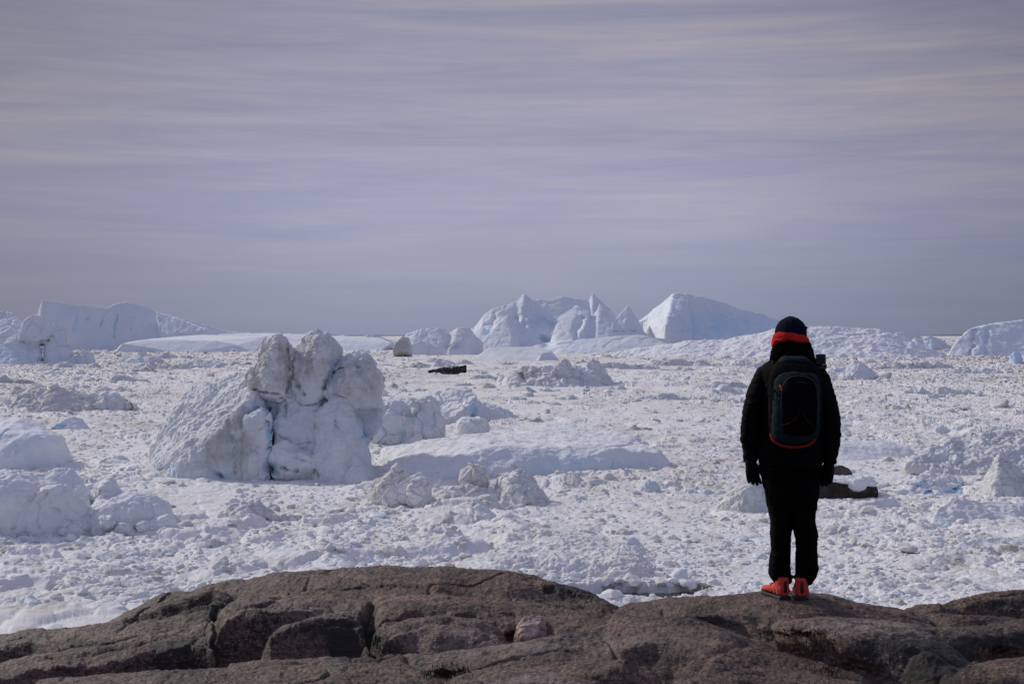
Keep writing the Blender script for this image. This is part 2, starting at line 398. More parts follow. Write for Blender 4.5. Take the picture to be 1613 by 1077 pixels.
def build_brash():
    r = np.random.RandomState(11)
    protos1 = [chunk_shape(100+i, 1, 7, 14, .22) for i in range(14)]
    protos2 = [chunk_shape(200+i, 2, 8, 14, .20) for i in range(14)]
    n = 48000
    px = r.uniform(-260, 1880, n); v = 9+r.uniform(0, 1, n)**1.22*415
    y = K/v; x = (px-806.5)/FPX*y
    P = np.stack([x, y, 0*x], 1); s_ = np.clip(y/150, .7, 12)
    dens = fbm(P/np.stack([12*s_, 20*s_, s_*0+1], 1), 3, 200)
    keep = (r.uniform(-.40, .40, n) < 1.25*dens+.10) & (lead_mask(x, y) < .2); x, y, v = x[keep], y[keep], v[keep]; n = len(x)
    lx, ly, la, lb_, _t = LEADS[0]; k_ = r.choice(n, 700, replace=False); t_ = r.uniform(-1.25, 1.25, 700); x[k_] = lx+t_*la; y[k_] = ly+lb_*1.1*np.sqrt(np.maximum(1.2-t_*t_*.7, .1))+np.abs(r.normal(0, .55, 700))
    size = np.exp(r.normal(-2.15, .55, n)); size = np.clip(size, .05, .8)
    size = np.maximum(size, 1.5*y/FPX*np.exp(r.normal(0, .45, n)))
    h = ice_h(x, y); VV = []; FF = []; dd = []; bb = []; k = 0
    dirt = dirt_field(x, y)
    for i in range(n):
        pv, pf = (protos2 if size[i]/y[i]*FPX > 7 else protos1)[r.randint(14)]
        V = pv@rand_rot(r).T*size[i]*np.array([1.15, 1.15, .7]); V = V+np.array([x[i], y[i], h[i]+size[i]*r.uniform(-.2, .25)])
        VV.append(V); FF.append(pf+k); k += len(V)
        d_ = dirt[i]*r.uniform(.1, 1.0) if r.rand() < .75 else r.uniform(.5, 1.0); dd.append(np.full(len(V), d_)); bb.append(np.full(len(V), r.uniform(.1, .5) if r.rand() < .12 else .04))
    me = mesh_arr('brash_ice', np.concatenate(VV), np.concatenate(FF), {'dirt': np.concatenate(dd), 'blue': np.concatenate(bb)}, smooth=False)
    put('brash_ice', me, ICE_CHUNK, kind='stuff', label='small loose brash ice rubble strewn over the pack ice', category='brash ice')
build_brash()
# ------------------------------------------------------------------ icebergs and floes
# pieces are solid lumps given by points: where they stand (distance D + offset), how wide and how high
def HU(D, pts):
    lim = 3.0 if D > 700 else .35 if D > 60 else -9
    return hull([(x, y, -1.5 if z < lim else z) for x, y, z in (P3(px, py, D+dd) for px, py, dd in pts)])
def RD(D, crest):
    """ridge: crest points (px, py, front run, back run) in metres, sloping to below the water"""
    out = []
    for a, b in zip(crest[:-1], crest[1:]):
        pts = []
        for px, py, f, k in (a, b):
            x, y, z = P3(px, py, D); pts += [(x, y, z), (x, y-f, -1.5), (x, y+k, -1.5)]
        out.append(hull(pts))
    return out
def BL(D, x0, x1, top, base, dep, pw=2.4, lean=0, seed=0):
    """rounded block between columns x0..x1, rows top..base, 'dep' metres deep"""
    r = np.random.RandomState(seed+int(x0*7+top)); n = r.normal(size=(90, 3)); n /= np.linalg.norm(n, axis=1)[:, None]
    n = n/((np.abs(n)**pw).sum(1)**(1/pw))[:, None]
    X0, _, Z1 = P3(x0, top, D); X1, _, Z0 = P3(x1, base, D); Z0 = min(Z0, Z1-.3); Z0 -= (Z1-Z0)*.3
    w = (X1-X0)/2; h = (Z1-Z0)/2
    pts = [((X0+X1)/2+w*a+lean*w*c, D+dep/2*b, (Z0+Z1)/2+h*c) for a, b, c in n]
    return hull(pts)
def berg(name, label, D, parts, mt, cat='iceberg', group=None, vox=1.0, soft=2, big=(0, 1), mid=(0, 1), fine=(0, 1), facet=(0, 1), flute=(0, 1), carve=(), paint=(), dirt=.15, blue=.08, warp=(0, 1), gully=(0, 1), crest=(0, 1, 0)):
    ps = []
    for p in parts: ps += p if isinstance(p, list) else [p]
    V, F = main_island(*remesh(ps, vox*D/1422.))
    V = relax(V, F, soft)
    sd = abs(hash_name(label)) % 997
    if warp[0]: V = V+warp[0]*np.stack([fbm(V/warp[1]+9*k, 3, sd+60+k) for k in range(3)], 1)*np.array([1, .8, .7])
    N = normals(V, F); h = np.zeros(len(V))
    if gully[0]:
        Q = V*np.array([1, .5, .16])+.35*np.stack([perlin(V/(gully[1]*2.5), sd+65), V[:, 0]*0, V[:, 0]*0], 1)*gully[1]
        h += gully[0]*fbm(Q/gully[1], 3, sd+66, ridged=True)*sstep(.1, .6, -N[:, 1])*sstep(-.4, .3, perlin(V/(gully[1]*3), sd+67))
    if crest[0]: h += crest[0]*fbm(V/crest[1], 4, sd+68, gain=.65)*sstep(crest[2]-2, crest[2]+2, V[:, 2])
    if big[0]: h += big[0]*fbm(V/big[1], 3, sd)
    if mid[0]: h += mid[0]*fbm(V/mid[1], 3, sd+3, ridged=True)
    if facet[0]:
        W = V+.4*facet[1]*np.stack([perlin(V/facet[1]/1.3+k*9, sd+k) for k in range(3)], 1)
        F1, F2, idc = worley3(W/facet[1], sd+9); h += facet[0]*((idc-.5)*sstep(0, .12, F2-F1)-.7*(1-sstep(0, .09, F2-F1)))
    if flute[0]:
        Q = V.copy(); Q[:, 2] *= .12; Q[:, 0] += .25*V[:, 2]; h += flute[0]*fbm(Q/flute[1], 3, sd+20, ridged=True)
    if fine[0]: h += fine[0]*fbm(V/fine[1], 4, sd+5, gain=.6)
    V = V+N*h[:, None]
    # cracks, hollows and ribs cut into the faces towards the fjord edge
    PX = V[:, 0]/V[:, 1]*FPX+806.5; PY = HOR-(V[:, 2]-CZ)/V[:, 1]*FPX
    for pts, w, dep in carve:
        if D < 300 and 'three blunt' not in label: w, dep = w*.8, dep*.5
        pts = np.asarray(pts, float); dmin = np.full(len(V), 1e9)
        wob = 1.5*perlin(V/(w*D/FPX*3), sd+31)*w*.5; sw = min(w, 5)*D/FPX
        if len(pts) > 1: QX = PX+min(w, 5)*(1.5*perlin(V/(sw*5), sd+33)+.7*perlin(V/(sw*2), sd+34)); QY = PY+min(w, 5)*1.5*perlin(V/(sw*5), sd+35); wmod = np.clip(.65+1.1*perlin(V/(sw*4), sd+36), .12, 1.3)
        else: QX, QY, wmod = PX, PY, 1
        for a, b in zip(pts[:-1], pts[1:]):
            ab = b-a; t = np.clip(((QX-a[0])*ab[0]+(QY-a[1])*ab[1])/(ab@ab), 0, 1)
            dmin = np.minimum(dmin, np.hypot(QX-a[0]-t*ab[0], QY-a[1]-t*ab[1]))
        dmin = np.abs(dmin+wob*(.6 if len(pts) > 1 else 0))
        g = np.exp(-(dmin/w)**2)*(V[:, 1] < D+abs(dep)*6+60*D/1400)
        V[:, 1] += dep*g*wmod
    Pn = V/(D/150.); di = np.clip(dirt+.5*dirt*fbm(Pn/2.5, 3, sd+40), 0, 1); bl = np.clip(blue+.6*blue*fbm(Pn/4., 3, sd+41), 0, 1)
    for px, py, rx, ry, a, b in paint:
        g = np.exp(-((((PX-px)/rx)**2+((PY-py)/ry)**2)**1.5))*np.clip(.8+.8*fbm(Pn/1.6, 4, sd+43), 0, 1.3)
        di = np.clip(di+a*g, 0, 1); bl = np.clip(bl+b*g, 0, 1)
    o = put(name, mesh_arr(name, V, F, {'dirt': di, 'blue': bl}), mt, label=label, category=cat, group=group)
    return o
def main_island(V, F):
    """keep the largest connected piece"""
    lab = np.arange(len(V))
    while True:
        m = lab[F].min(1); new = lab.copy()
        for k in range(4): np.minimum.at(new, F[:, k], m)
        new = new[new]
        if (new == lab).all(): break
        lab = new
    best = np.bincount(lab).argmax(); keep = lab == best
    if keep.all(): return V, F
    idx = np.cumsum(keep)-1; F = F[keep[F[:, 0]]]
    return V[keep], idx[F].astype(np.int32)
def hash_name(s): return sum((i+1)*ord(c) for i, c in enumerate(s))

# --- the great three-pinnacled berg (points read at 1/2.987 of a pixel from the corner 200,500)
def q(x, y): return 200+x/2.987, 500+y/2.987
def Z(D, pts): return HU(D, [(*q(x, y), d) for x, y, d in pts])
def big_berg():
    D = 151
    A = [
     Z(D, [(570,258,6),(440,278,8),(330,325,9),(205,450,9),(120,600,8),(90,745,7),(640,300,5),(600,365,-1),(520,455,-2.5),(400,600,-4),(250,690,-4),(140,745,-2.5),(140,790,-2.5),(395,765,-5),(400,800,-5),(640,400,0),(660,780,-3.5),(600,765,-4.5),(650,780,12),(120,790,14)]),
     Z(D, [(640,110,2),(700,92,2.4),(745,105,2.6),(772,160,2.6),(628,165,1.5),(610,340,0),(618,250,.6),(752,330,.6),(700,130,-.2),(690,250,-1.2),(720,372,-1.6),(640,360,-1.2),(640,420,5),(760,420,6),(700,110,5),(750,200,6),(625,250,5)]),
     Z(D, [(578,270,1),(600,250,1.5),(618,262,1.2),(614,338,.2),(580,338,.5),(590,300,-.4),(600,262,4),(585,338,5)]),
     Z(D, [(840,95,4),(890,64,4.5),(950,82,4.6),(1000,125,4.6),(1020,190,4.4),(1005,232,4),(800,150,4),(770,205,3.2),(900,110,1.0),(960,190,1.0),(880,220,.2),(940,262,1.5),(915,375,.5),(790,260,1.6),(830,400,.4),(770,330,3),(900,90,9),(1000,200,8.5),(800,300,9),(940,400,8)]),
     Z(D, [(770,300,3),(930,360,3),(720,420,1),(920,420,1),(700,560,-2.2),(940,560,-2),(690,760,-4),(960,760,-4),(700,780,10),(960,780,10),(930,360,9),(740,330,8)]),
     Z(D, [(1010,190,3.4),(1080,152,3.8),(1130,166,3.8),(1165,230,3.5),(1190,290,3),(1195,420,2.4),(960,250,2.4),(945,300,1.6),(930,372,.8),(1060,250,0),(1120,330,-.4),(1060,410,-1.2),(1180,420,.5),(1080,170,8),(1180,300,8),(950,300,7.5),(1190,430,8)]),
     Z(D, [(960,372,-.6),(1010,372,-.8),(1065,400,-.6),(935,440,-1.8),(985,620,-5.6),(1000,745,-7),(1090,530,-3),(1140,690,-4.5),(1155,770,-5),(880,690,-5),(895,770,-5.5),(980,790,-7.2),(900,470,-1),(1075,790,2),(900,790,6),(1080,420,5)]),
     Z(D, [(1050,420,2),(1190,420,2),(1200,500,3),(1140,560,4),(1105,590,4.5),(1040,640,3),(1060,640,8),(1040,640,9),(1190,420,9)]),
     Z(D, [(560,470,-3),(640,425,-2.4),(665,470,-2.6),(668,600,-4.2),(655,755,-5.6),(545,755,-5.4),(560,780,-5.4),(655,780,-5.4),(560,600,-4.6),(560,780,3),(660,780,3),(640,440,3)]),
     Z(D, [(690,610,-4),(740,590,-4),(880,690,-5.2),(880,712,-5.6),(760,715,-5.6),(690,660,-5),(700,720,-4.8),(880,790,-4),(700,790,0),(880,640,-3)]),
     Z(D, [(1060,640,-5),(1098,650,-4),(1185,765,-6),(1060,760,-8),(1120,770,-8.5),(1000,770,-7),(1110,790,-3),(1000,790,0)]),
     Z(D, [(600,345,3),(760,240,4.5),(940,240,5),(1080,260,5),(1165,400,5),(1060,560,5),(560,460,1.5),(560,760,2),(1050,760,2),(640,380,1.2),(900,420,2),(1000,430,2),(600,345,10),(1170,400,10),(560,790,12),(1050,790,12)]),
    ]
    cv = [([q(668,430), q(655,470), q(672,540), q(664,615)], 2.4, 1.6), ([q(1005,238), q(950,265), q(930,320), q(920,385), q(915,420)], 2.5, 1.7), ([q(600,345), q(650,352), q(715,362), q(738,400), q(745,480)], 1.9, 0.9),
          ([q(668,700), q(690,700)], 10, 1.9), ([q(720,712), q(760,720), q(800,726)], 2.4, 1.2), ([q(690,545), q(790,600), q(860,590)], 1.8, 0.36), ([q(700,640), q(800,665), q(880,690)], 1.5, 0.3),
          ([q(755,130), q(752,230), q(780,290), q(830,360)], 2.7, 1.1), ([q(965,470), q(990,525)], 1.5, 0.48), ([q(570,455), q(610,425), q(650,440)], 1.8, 0.54),
          ([q(405,720), q(440,745)], 4.2, 0.96), ([q(510,690), q(505,740)], 1.5, 0.48), ([q(830,420), q(820,540)], 22, 0.54), ([q(1100,560), q(1140,575)], 4.2, 1.3), ([q(430,420), q(470,500)], 3.6, 0.3), ([q(880,720), q(905,745)], 2.4, 0.72)]
    pt = [(*q(690,230), 28, 42, .85, 0), (*q(870,180), 40, 40, .62, 0), (*q(1080,290), 40, 40, .8, 0), (*q(480,480), 40, 40, .55, 0), (*q(440,640), 50, 34, .85, .05), (*q(540,560), 30, 40, .5, 0), (*q(590,300), 12, 14, .7, 0),
          (*q(640,420), 26, 14, .1, .35), (*q(670,540), 7, 30, 0, .8), (*q(1140,490), 26, 30, 0, .38), (*q(1110,560), 10, 10, 0, .7), (*q(970,250), 10, 16, 0, .6), (*q(690,705), 16, 12, .5, .6), (*q(430,745), 20, 8, 0, .6),  # blue of the cracks, and shade under the right pinnacle tinted in
          (*q(200,715), 36, 14, .1, .25), (*q(880,735), 10, 8, .6, 0), (*q(985,500), 6, 20, .4, 0), (*q(800,620), 24, 5, .35, 0), (*q(1080,160), 30, 12, -.4, .12)]
    berg('iceberg', 'big grey and white iceberg with three blunt pinnacles and a cracked front', D, A, ICE_MID, vox=.85, soft=7, warp=(.42, 2.6), gully=(.26, 1.1), crest=(.16, .55, 10.5), big=(.3, 5), mid=(.11, 2.6), facet=(.05, 1.2), fine=(.07, .34), flute=(.07, .8), carve=cv, paint=pt, dirt=.17, blue=.12)
big_berg()

def mid_bergs():
    # right shoulder behind the great berg
    D = 196
    berg('iceberg', 'bluish broken iceberg behind the right shoulder of the three-pinnacled berg', D,
         [BL(D, 578, 652, 628, 697, 12, 3), BL(D+3, 640, 694, 622, 692, 10, 3), HU(D, [(598,632,2),(640,622,0),(655,650,-4),(650,700,-6),(690,690,-5),(700,660,0),(690,630,2),(585,700,-5),(585,720,8),(700,720,8)])],
         ICE_MID, soft=3, big=(.4, 4), facet=(.5, 3), fine=(.18, .8), carve=[([(632,650),(638,690)], 1.5, .8), ([(655,650),(648,672),(652,690)], 1.8, .9)], paint=[(600,670,22,26,0,.4),(650,640,20,14,.5,0),(632,682,5,12,0,.8),(672,665,22,22,0,.22),(680,690,12,6,.5,0)], dirt=.2, blue=.12)
    D = 250
    berg('iceberg', 'white iceberg with a slanting blue-edged ridge behind the flat snow floe', D,
         [HU(D, [(686,620,6),(700,612,7),(738,611,8),(752,626,2),(745,640,-2),(700,666,-5),(684,660,-3),(690,680,-3),(760,668,-4),(760,680,10),(690,680,10)]),
          HU(D, [(745,626,0),(760,632,2),(795,644,3),(815,656,3),(835,664,2),(750,668,-5),(830,680,-3),(750,680,8),(835,680,8)]),
          HU(D, [(748,622,-4),(752,626,-5),(696,664,-9),(690,672,-9),(720,672,-9),(746,650,-7),(740,640,-2),(700,680,-4)])],
         ICE_MID, soft=2, big=(.4, 6), facet=(.35, 3), fine=(.18, 1), carve=[([(748,630),(742,655)], 4, 1.6), ([(803,640),(806,655)], 2, 1.2), ([(745,634),(715,655)], 2.5, -1.2)], paint=[(745,645,9,14,0,.7),(720,630,40,14,-.1,0)], dirt=.12, blue=.10)
    D = 214
    berg('ice_block', 'rounded pale chunk of ice beside the slanting ridge, left end of the flat floe', D, [BL(D, 715, 771, 655, 688, 6, 2.6), HU(D, [(716,680,-2),(740,656,0),(768,658,0),(772,672,-1),(760,684,-3),(730,690,-3),(716,692,2),(770,692,2)])], ICE_MID, cat='ice block', soft=3, big=(.2, 2), facet=(.3, 2), fine=(.1, .6), paint=[(757,680,16,7,0,.3)], dirt=.12)
    # flat snow floe
    D = 152
    berg('ice_floe', 'large flat snow-covered floe with a shaded low front edge right of the pinnacles', D,
         [HU(D, [(735,688,22),(870,672,45),(960,679,40),(1010,690,28),(965,706,4),(850,702,3),(760,706,0),(690,752,-6),(600,768,-8),(600,706,14),(770,754,-2),(950,754,0),(590,775,5),(1010,755,20),(900,770,20),(960,760,40),(870,760,45)]),
          HU(D, [(800,712,1),(830,705,2),(960,707,3),(962,730,.5),(942,754,-1),(820,754,-2),(805,742,-1.5),(800,760,12),(960,760,14)]),
          HU(D, [(930,722,1),(955,711,2),(1010,712,3),(1036,716,3),(1050,726,2.5),(1053,744,1.5),(1040,752,.5),(960,754,-.5),(935,754,-.5),(1047,755,14),(930,755,14),(1030,711,12)]),
          HU(D, [(880,690,22),(980,691,24),(1030,703,16),(1040,713,8),(900,705,6),(1040,750,18),(880,750,22)])],
         ICE_MID, cat='ice floe', soft=8, big=(.45, 6), mid=(.12, 2.5), fine=(.06, .6), carve=[([(683,750),(712,728)], 2.2, .6), ([(752,722),(745,700)], 6, .5), ([(940,745),(935,722)], 4, .9), ([(870,690),(905,690)], 6, .6), ([(810,735),(812,752)], 3, .6)], paint=[(900,732,130,16,0,.42),(1020,738,50,12,0,.3)], dirt=.06, blue=.08)  # blue paint deepens the shade of the front edge
    # dirty rubble heap in front of it
    D = 127
    specs = [('pointed dirty beige ice heap at the left end of the rubble near the flat floe', [HU(D, [(572,792,0),(585,760,1),(605,748,1),(626,731,1.5),(640,748,1.5),(655,760,1),(668,792,0),(600,765,-1),(620,795,-2.5),(580,797,3),(660,797,3),(626,740,3)])], .55),
             ('long leaning white ice slab beside the pointed beige heap', [HU(D-2.5, [(602,780,0),(612,768,0),(650,748,.8),(664,742,1),(668,750,.8),(640,784,-.5),(610,790,-.4),(650,790,1.4),(610,790,1.4)])], .25),
             ('egg-shaped white ice block standing next to the leaning slab', [BL(D-3, 641, 682, 754, 792, 2, 2.3)], .25),
             ('round-topped grey ice block behind the rubble with a sharp tip', [BL(D+2, 723, 771, 733, 768, 3, 2.4), HU(D+2, [(716,790,0),(741,727,0),(748,740,-1.5),(770,790,-.5),(716,790,2),(745,790,-2)])], .45),
             ('broad dirty white ice mound at the right end of the rubble heap', [HU(D, [(778,775,1),(786,752,1),(822,738,2),(836,750,1.6),(850,768,1),(885,795,0),(800,755,-1),(830,790,-3),(780,800,-2),(880,800,3),(780,800,3),(810,745,3.5)])], .4),
             ('low dirty rubble bank between the beige heap and the grey mound', [HU(D, [(640,798,-1),(690,772,0),(735,764,0),(800,775,0),(860,797,-1),(700,790,-2.5),(790,800,-2.5),(640,806,3),(860,806,3)])], .5)]
    for lb, pc, d_ in specs:
        berg('ice_block', lb, D, pc, ICE_NEAR, cat='ice block', group='dirty ice rubble in front of the flat floe', soft=2, big=(.18, 1.6), mid=(.06, 1.), facet=(.22, 1.1), fine=(.08, .35), dirt=d_, blue=.04)
    D = 140
    berg('ice_block', 'small round pale blue ice block right of the rubble heap', 134, [BL(134, 1004, 1040, 755, 783, 2.4, 2.4)], ICE_NEAR, cat='ice block', soft=2, big=(.15, 1.), facet=(.15, 1), fine=(.05, .3), blue=.35, dirt=.1)
    # left side
    D = 158
    berg('iceberg', 'smooth rounded blue-grey iceberg cut off by the left edge of the view', D, [HU(D, [(-40,664,6),(0,668,5),(28,657,5),(60,667,4),(96,685,3),(113,720,1),(116,742,0),(70,690,-2),(40,680,-1),(20,742,-3),(90,742,-2),(-60,742,-3),(-60,690,2),(116,760,10),(-60,760,12),(0,664,12)])], ICE_MID, soft=6, big=(.35, 5), mid=(.1, 3), fine=(.05, .8), carve=[([(0,690),(10,676)], 3, .8), ([(25,700),(24,735)], 1.5, .3)], paint=[(4,688,8,10,0,.6),(60,720,60,30,0,.14)], blue=.16, dirt=.05)
    D = 108
    L = [('big rounded white ice boulder with a notched front at the left edge', [BL(D, -60, 100, 742, 852, 9, 2.6), HU(D, [(60,800,-3),(66,770,-3),(100,767,-2),(143,800,-1),(140,835,-2.4),(60,845,-3.6),(20,845,-4),(24,830,-3.6),(140,850,4),(20,850,4),(70,765,2)])], [([(18,838),(30,810)], 3, .7), ([(58,830),(60,790),(78,770)], 3, .6), ([(85,800),(120,830)], 2.5, .5)]),
         ('blunt white ice hump topping the left-hand pile', [HU(D+1, [(40,768,0),(50,748,1),(90,737,2),(115,739,2),(135,757,1.5),(142,785,0),(138,800,-1),(60,790,-1.5),(60,830,2),(140,830,3)])], []),
         ('narrow ice wedge with a slit in the middle of the left-hand pile', [HU(D, [(142,800,1),(150,764,1.4),(165,755,1.2),(176,752,1),(192,776,1),(196,800,.5),(160,770,-.4),(176,800,-1),(150,815,-.6),(196,820,2),(144,820,2)])], [([(148,790),(160,772)], 2, .6), ([(165,780),(178,795)], 2, .5)]),
         ('smooth white dome of ice at the right end of the left-hand pile', [BL(D, 132, 276, 777, 856, 6, 2.3)], [([(180,806),(195,792),(215,806)], 2.2, .35), ([(130,822),(150,805)], 3, .5)]),
         ('low grey-bottomed ice slab in front of the white dome', [HU(D-3, [(228,830,0),(232,818,.3),(268,809,.6),(274,818,.5),(272,830,0),(240,832,-.4),(270,838,1.5),(230,838,1.5)])], [([(240,831),(265,830)], 3, .5)])]
    for lb, pc, cv in L:
        berg('ice_block', lb, D, pc, ICE_NEAR, cat='ice block', group='rounded ice pile at the left', soft=4, big=(.22, 2.2), mid=(.1, 1.3), facet=(.10, 1.6), fine=(.04, .35), carve=cv, dirt=.10, blue=.10)
    r = np.random.RandomState(4)
    for i, (a, t, w, hh) in enumerate([(92,829,26,14),(108,823,28,20),(158,812,24,17),(182,822,30,18),(215,819,22,14),(200,833,20,8)]):
        lbs = ['small ice lump at the left of the row under the left-hand pile', 'squarish ice lump second from left under the left-hand pile', 'upright little ice block in the middle under the white dome', 'flat ice lump right of the upright little block', 'sloping ice lump under the dome, next to the grey slab', 'thin low ice lump nearest to the rocks under the white dome']
        berg('ice_block', lbs[i], 105, [BL(105, a, a+w, t, t+hh, 1.6, 3, seed=i)], ICE_NEAR, cat='ice block', group='small blocks under the left-hand pile', soft=2, big=(.1, .8), facet=(.12, .8), fine=(.04, .3), dirt=.2)
    D = 280
    berg('ice_floe', 'long low beige rubble ridge in the left middle distance', D, [RD(D, [(10,650,2,2),(45,614,8,6),(90,610,9,8),(130,617,8,8),(160,625,7,6),(190,632,6,6),(240,652,3,2)]), HU(D, [(148,640,-4),(165,612,0),(185,625,0),(205,640,-3),(150,655,-4),(205,655,3)])], ICE_MID, cat='ice floe', soft=1, big=(.5, 5), mid=(.35, 3), facet=(.5, 2.5), fine=(.25, 1), dirt=.5, blue=.02, paint=[(175,620,25,10,-.6,0)])
    berg('ice_floe', 'small pale floe with a bright blue streak left of the pinnacles', 224, [HU(224, [(78,678,0),(88,666,2),(112,655,4),(130,658,4),(152,676,2),(110,680,-1),(80,684,4),(150,684,6)])], ICE_MID, cat='ice floe', soft=3, big=(.2, 3), fine=(.1, .8), carve=[([(86,673),(104,671)], 2.2, .8)], paint=[(95,672,14,5,0,1.0)], blue=.1, dirt=.05)
    D = 114
    berg('ice_floe', 'dirty grey-beige ice mound with a tail in front of the pinnacles', D, [HU(D, [(345,808,0),(362,796,.6),(386,784,1),(408,785,1),(428,806,1),(436,814,.4),(380,812,-1.6),(350,818,2),(434,820,2)]), HU(D, [(425,812,0),(455,810,.6),(480,811,.5),(496,816,.2),(440,826,-1),(480,826,-1),(430,830,2),(495,826,2)]), HU(D-1, [(372,832,0),(380,818,.2),(394,800,.8),(402,804,.7),(398,824,0),(380,836,0),(398,836,1)])], ICE_NEAR, cat='ice floe', soft=1, big=(.2, 1.5), facet=(.18, 1), fine=(.1, .4), dirt=.6, paint=[(385,818,14,16,-.7,0)])
    # right side
    D = 119
    berg('ice_block', 'pointed dirty white ice heap left of the standing person', D, [HU(D, [(1128,800,0),(1150,772,1),(1168,757,1.4),(1195,745,1.8),(1212,752,1.6),(1225,800,1),(1176,770,-1),(1150,812,-2),(1215,812,-2.2),(1130,815,3),(1225,815,3)])], ICE_NEAR, cat='ice block', soft=2, big=(.2, 1.8), mid=(.1, 1), facet=(.15, 1.2), fine=(.08, .4), dirt=.55)
    D = 120
    berg('ice_block', 'low grey ice wedge right of the person, below the dark slab', D, [HU(D, [(1335,806,0),(1352,794,.5),(1395,782,1.2),(1408,782,1.2),(1420,798,.8),(1400,804,-1),(1345,812,-.6),(1420,812,2),(1340,812,2)])], ICE_NEAR, cat='ice block', soft=2, big=(.12, 1.3), facet=(.12, 1.2), fine=(.05, .4), dirt=.25, blue=.12)
    D = 133
    berg('iceberg', 'beige ice pyramid near the right edge beside the blue-streaked slab', D, [HU(D, [(1535,790,0),(1552,745,1),(1575,714,2),(1590,728,2),(1612,748,2),(1640,790,1),(1572,745,-1.5),(1560,795,-4),(1620,795,-4),(1540,800,5),(1640,800,5)])], ICE_NEAR, soft=2, big=(.3, 2.5), mid=(.15, 1.3), facet=(.25, 1.5), fine=(.08, .45), dirt=.55)
    berg('ice_floe', 'broken white ice slab with deep blue streaks near the right edge', 134, [HU(134, [(1408,780,0),(1430,758,2),(1460,742,4),(1500,748,4),(1530,765,3),(1545,785,1),(1450,786,-2),(1530,790,-1.5),(1410,790,4),(1540,792,6)])], ICE_NEAR, cat='ice floe', soft=2, big=(.25, 2.2), mid=(.12, 1.3), facet=(.3, 1.6), fine=(.08, .5), carve=[([(1490,779),(1518,765)], 3, 1.4), ([(1440,772),(1462,755)], 2.5, .9), ([(1458,778),(1472,772)], 2.5, 1.0)], paint=[(1503,772,16,6,0,1.6),(1466,776,12,5,0,1.2),(1450,762,14,8,0,.6)], dirt=.12, blue=.08)
    berg('ice_floe', 'large shaded grey-white ice bank at the right edge behind the pyramid', 155, [HU(155, [(1430,735,0),(1470,700,5),(1500,690,8),(1560,678,10),(1640,676,10),(1680,700,6),(1500,745,-2),(1660,745,-3),(1430,750,8),(1680,750,12)])], ICE_MID, cat='ice floe', soft=3, big=(.5, 4), mid=(.25, 2), facet=(.2, 1.6), fine=(.1, .5), dirt=.4, blue=.10)
    berg('ice_floe', 'smooth low pale floe just right of the backpack', 170, [HU(170, [(1290,730,0),(1310,700,4),(1340,692,8),(1400,694,9),(1440,706,7),(1450,722,3),(1380,732,-2),(1300,740,6),(1450,735,8)])], ICE_MID, cat='ice floe', soft=5, big=(.25, 4), fine=(.05, .6), dirt=.06, blue=.14)
    berg('ice_floe', 'wide snowy hummock in the lower right, above the rocks', 110, [HU(110, [(1466,825,0),(1478,800,1.5),(1500,786,3),(1560,790,5),(1640,796,6),(1700,830,4),(1490,836,-1.5),(1650,840,-2),(1470,842,5),(1700,842,6)])], ICE_NEAR, cat='ice floe', soft=4, big=(.35, 3), mid=(.1, 1.6), fine=(.05, .4), carve=[([(1495,830),(1530,836)], 3, .6)], dirt=.15, blue=.10)
    berg('ice_floe', 'smooth rounded floe nearest the right edge, below the snowy hummock', 96, [HU(96, [(1470,892,0),(1500,862,1.4),(1540,846,3),(1600,842,4),(1680,850,4),(1500,895,-1),(1650,895,-2),(1680,890,3),(1470,898,5)])], ICE_NEAR, cat='ice floe', soft=5, big=(.25, 2.5), fine=(.04, .4), dirt=.15, blue=.10)
    berg('ice_floe', 'broad low grainy white floe beside the dark water lead', 88, [HU(88, [(752,880,3),(790,858,9),(850,846,12),(930,850,12),(1000,862,10),(1070,885,6),(1096,900,3),(1080,920,-.5),(1040,925,-2),(940,930,-3),(850,925,-2),(770,905,0),(760,940,6),(1090,940,10),(880,880,1),(1000,890,0)])], ICE_NEAR, cat='ice floe', soft=4, big=(.3, 2.6), mid=(.12, 1.2), facet=(.06, .7), fine=(.08, .3), dirt=.35, blue=.06)
    berg('ice_block', 'small angular blue-white ice block on top of the grainy floe', 97, [HU(97, [(978,868,0),(986,852,.3),(996,843,.6),(1008,850,.6),(1010,866,.2),(990,872,-.5),(980,875,1),(1010,875,1.2)])], ICE_NEAR, cat='ice block', soft=1, big=(.08, .8), fine=(.04, .3), blue=.3, dirt=.05)
    berg('ice_block', 'faceted grey-white ice lump at the lower left above the rocks', 78, [HU(78, [(20,962,0),(30,942,.6),(45,936,.8),(62,944,.6),(76,960,.3),(46,950,-.6),(40,966,-.8),(22,968,1.5),(76,966,1.6)])], ICE_NEAR, cat='ice block', soft=1, big=(.08, .8), facet=(.08, .7), fine=(.03, .25), blue=.12, dirt=.12)
    # further out
    D = 420
    berg('iceberg', 'heaped white iceberg with a single sharp shard in the middle distance', D, [RD(D, [(782,608,2,4),(800,592,9,9),(818,582,10,12),(850,578,12,12),(880,574,12,12),(910,580,12,12)]), HU(D, [(902,590,0),(920,578,2),(936,565,4),(944,572,4),(958,598,3),(972,608,2),(940,608,-6),(905,608,-6),(960,612,10),(900,612,10)]), HU(D-5, [(868,585,0),(880,570,2),(890,566,3),(898,575,3),(900,592,0),(870,595,0),(900,600,6)]), HU(D, [(960,608,0),(975,600,2),(984,608,0),(970,611,-3),(980,612,4)])], ICE_MID, soft=1, big=(.6, 7), mid=(.5, 4), facet=(.6, 4), fine=(.25, 1.5), carve=[([(815,583),(822,592),(827,598)], 1.6, 2.5)], paint=[(824,592,5,7,1.5,0),(850,590,40,12,.3,0)], dirt=.25)
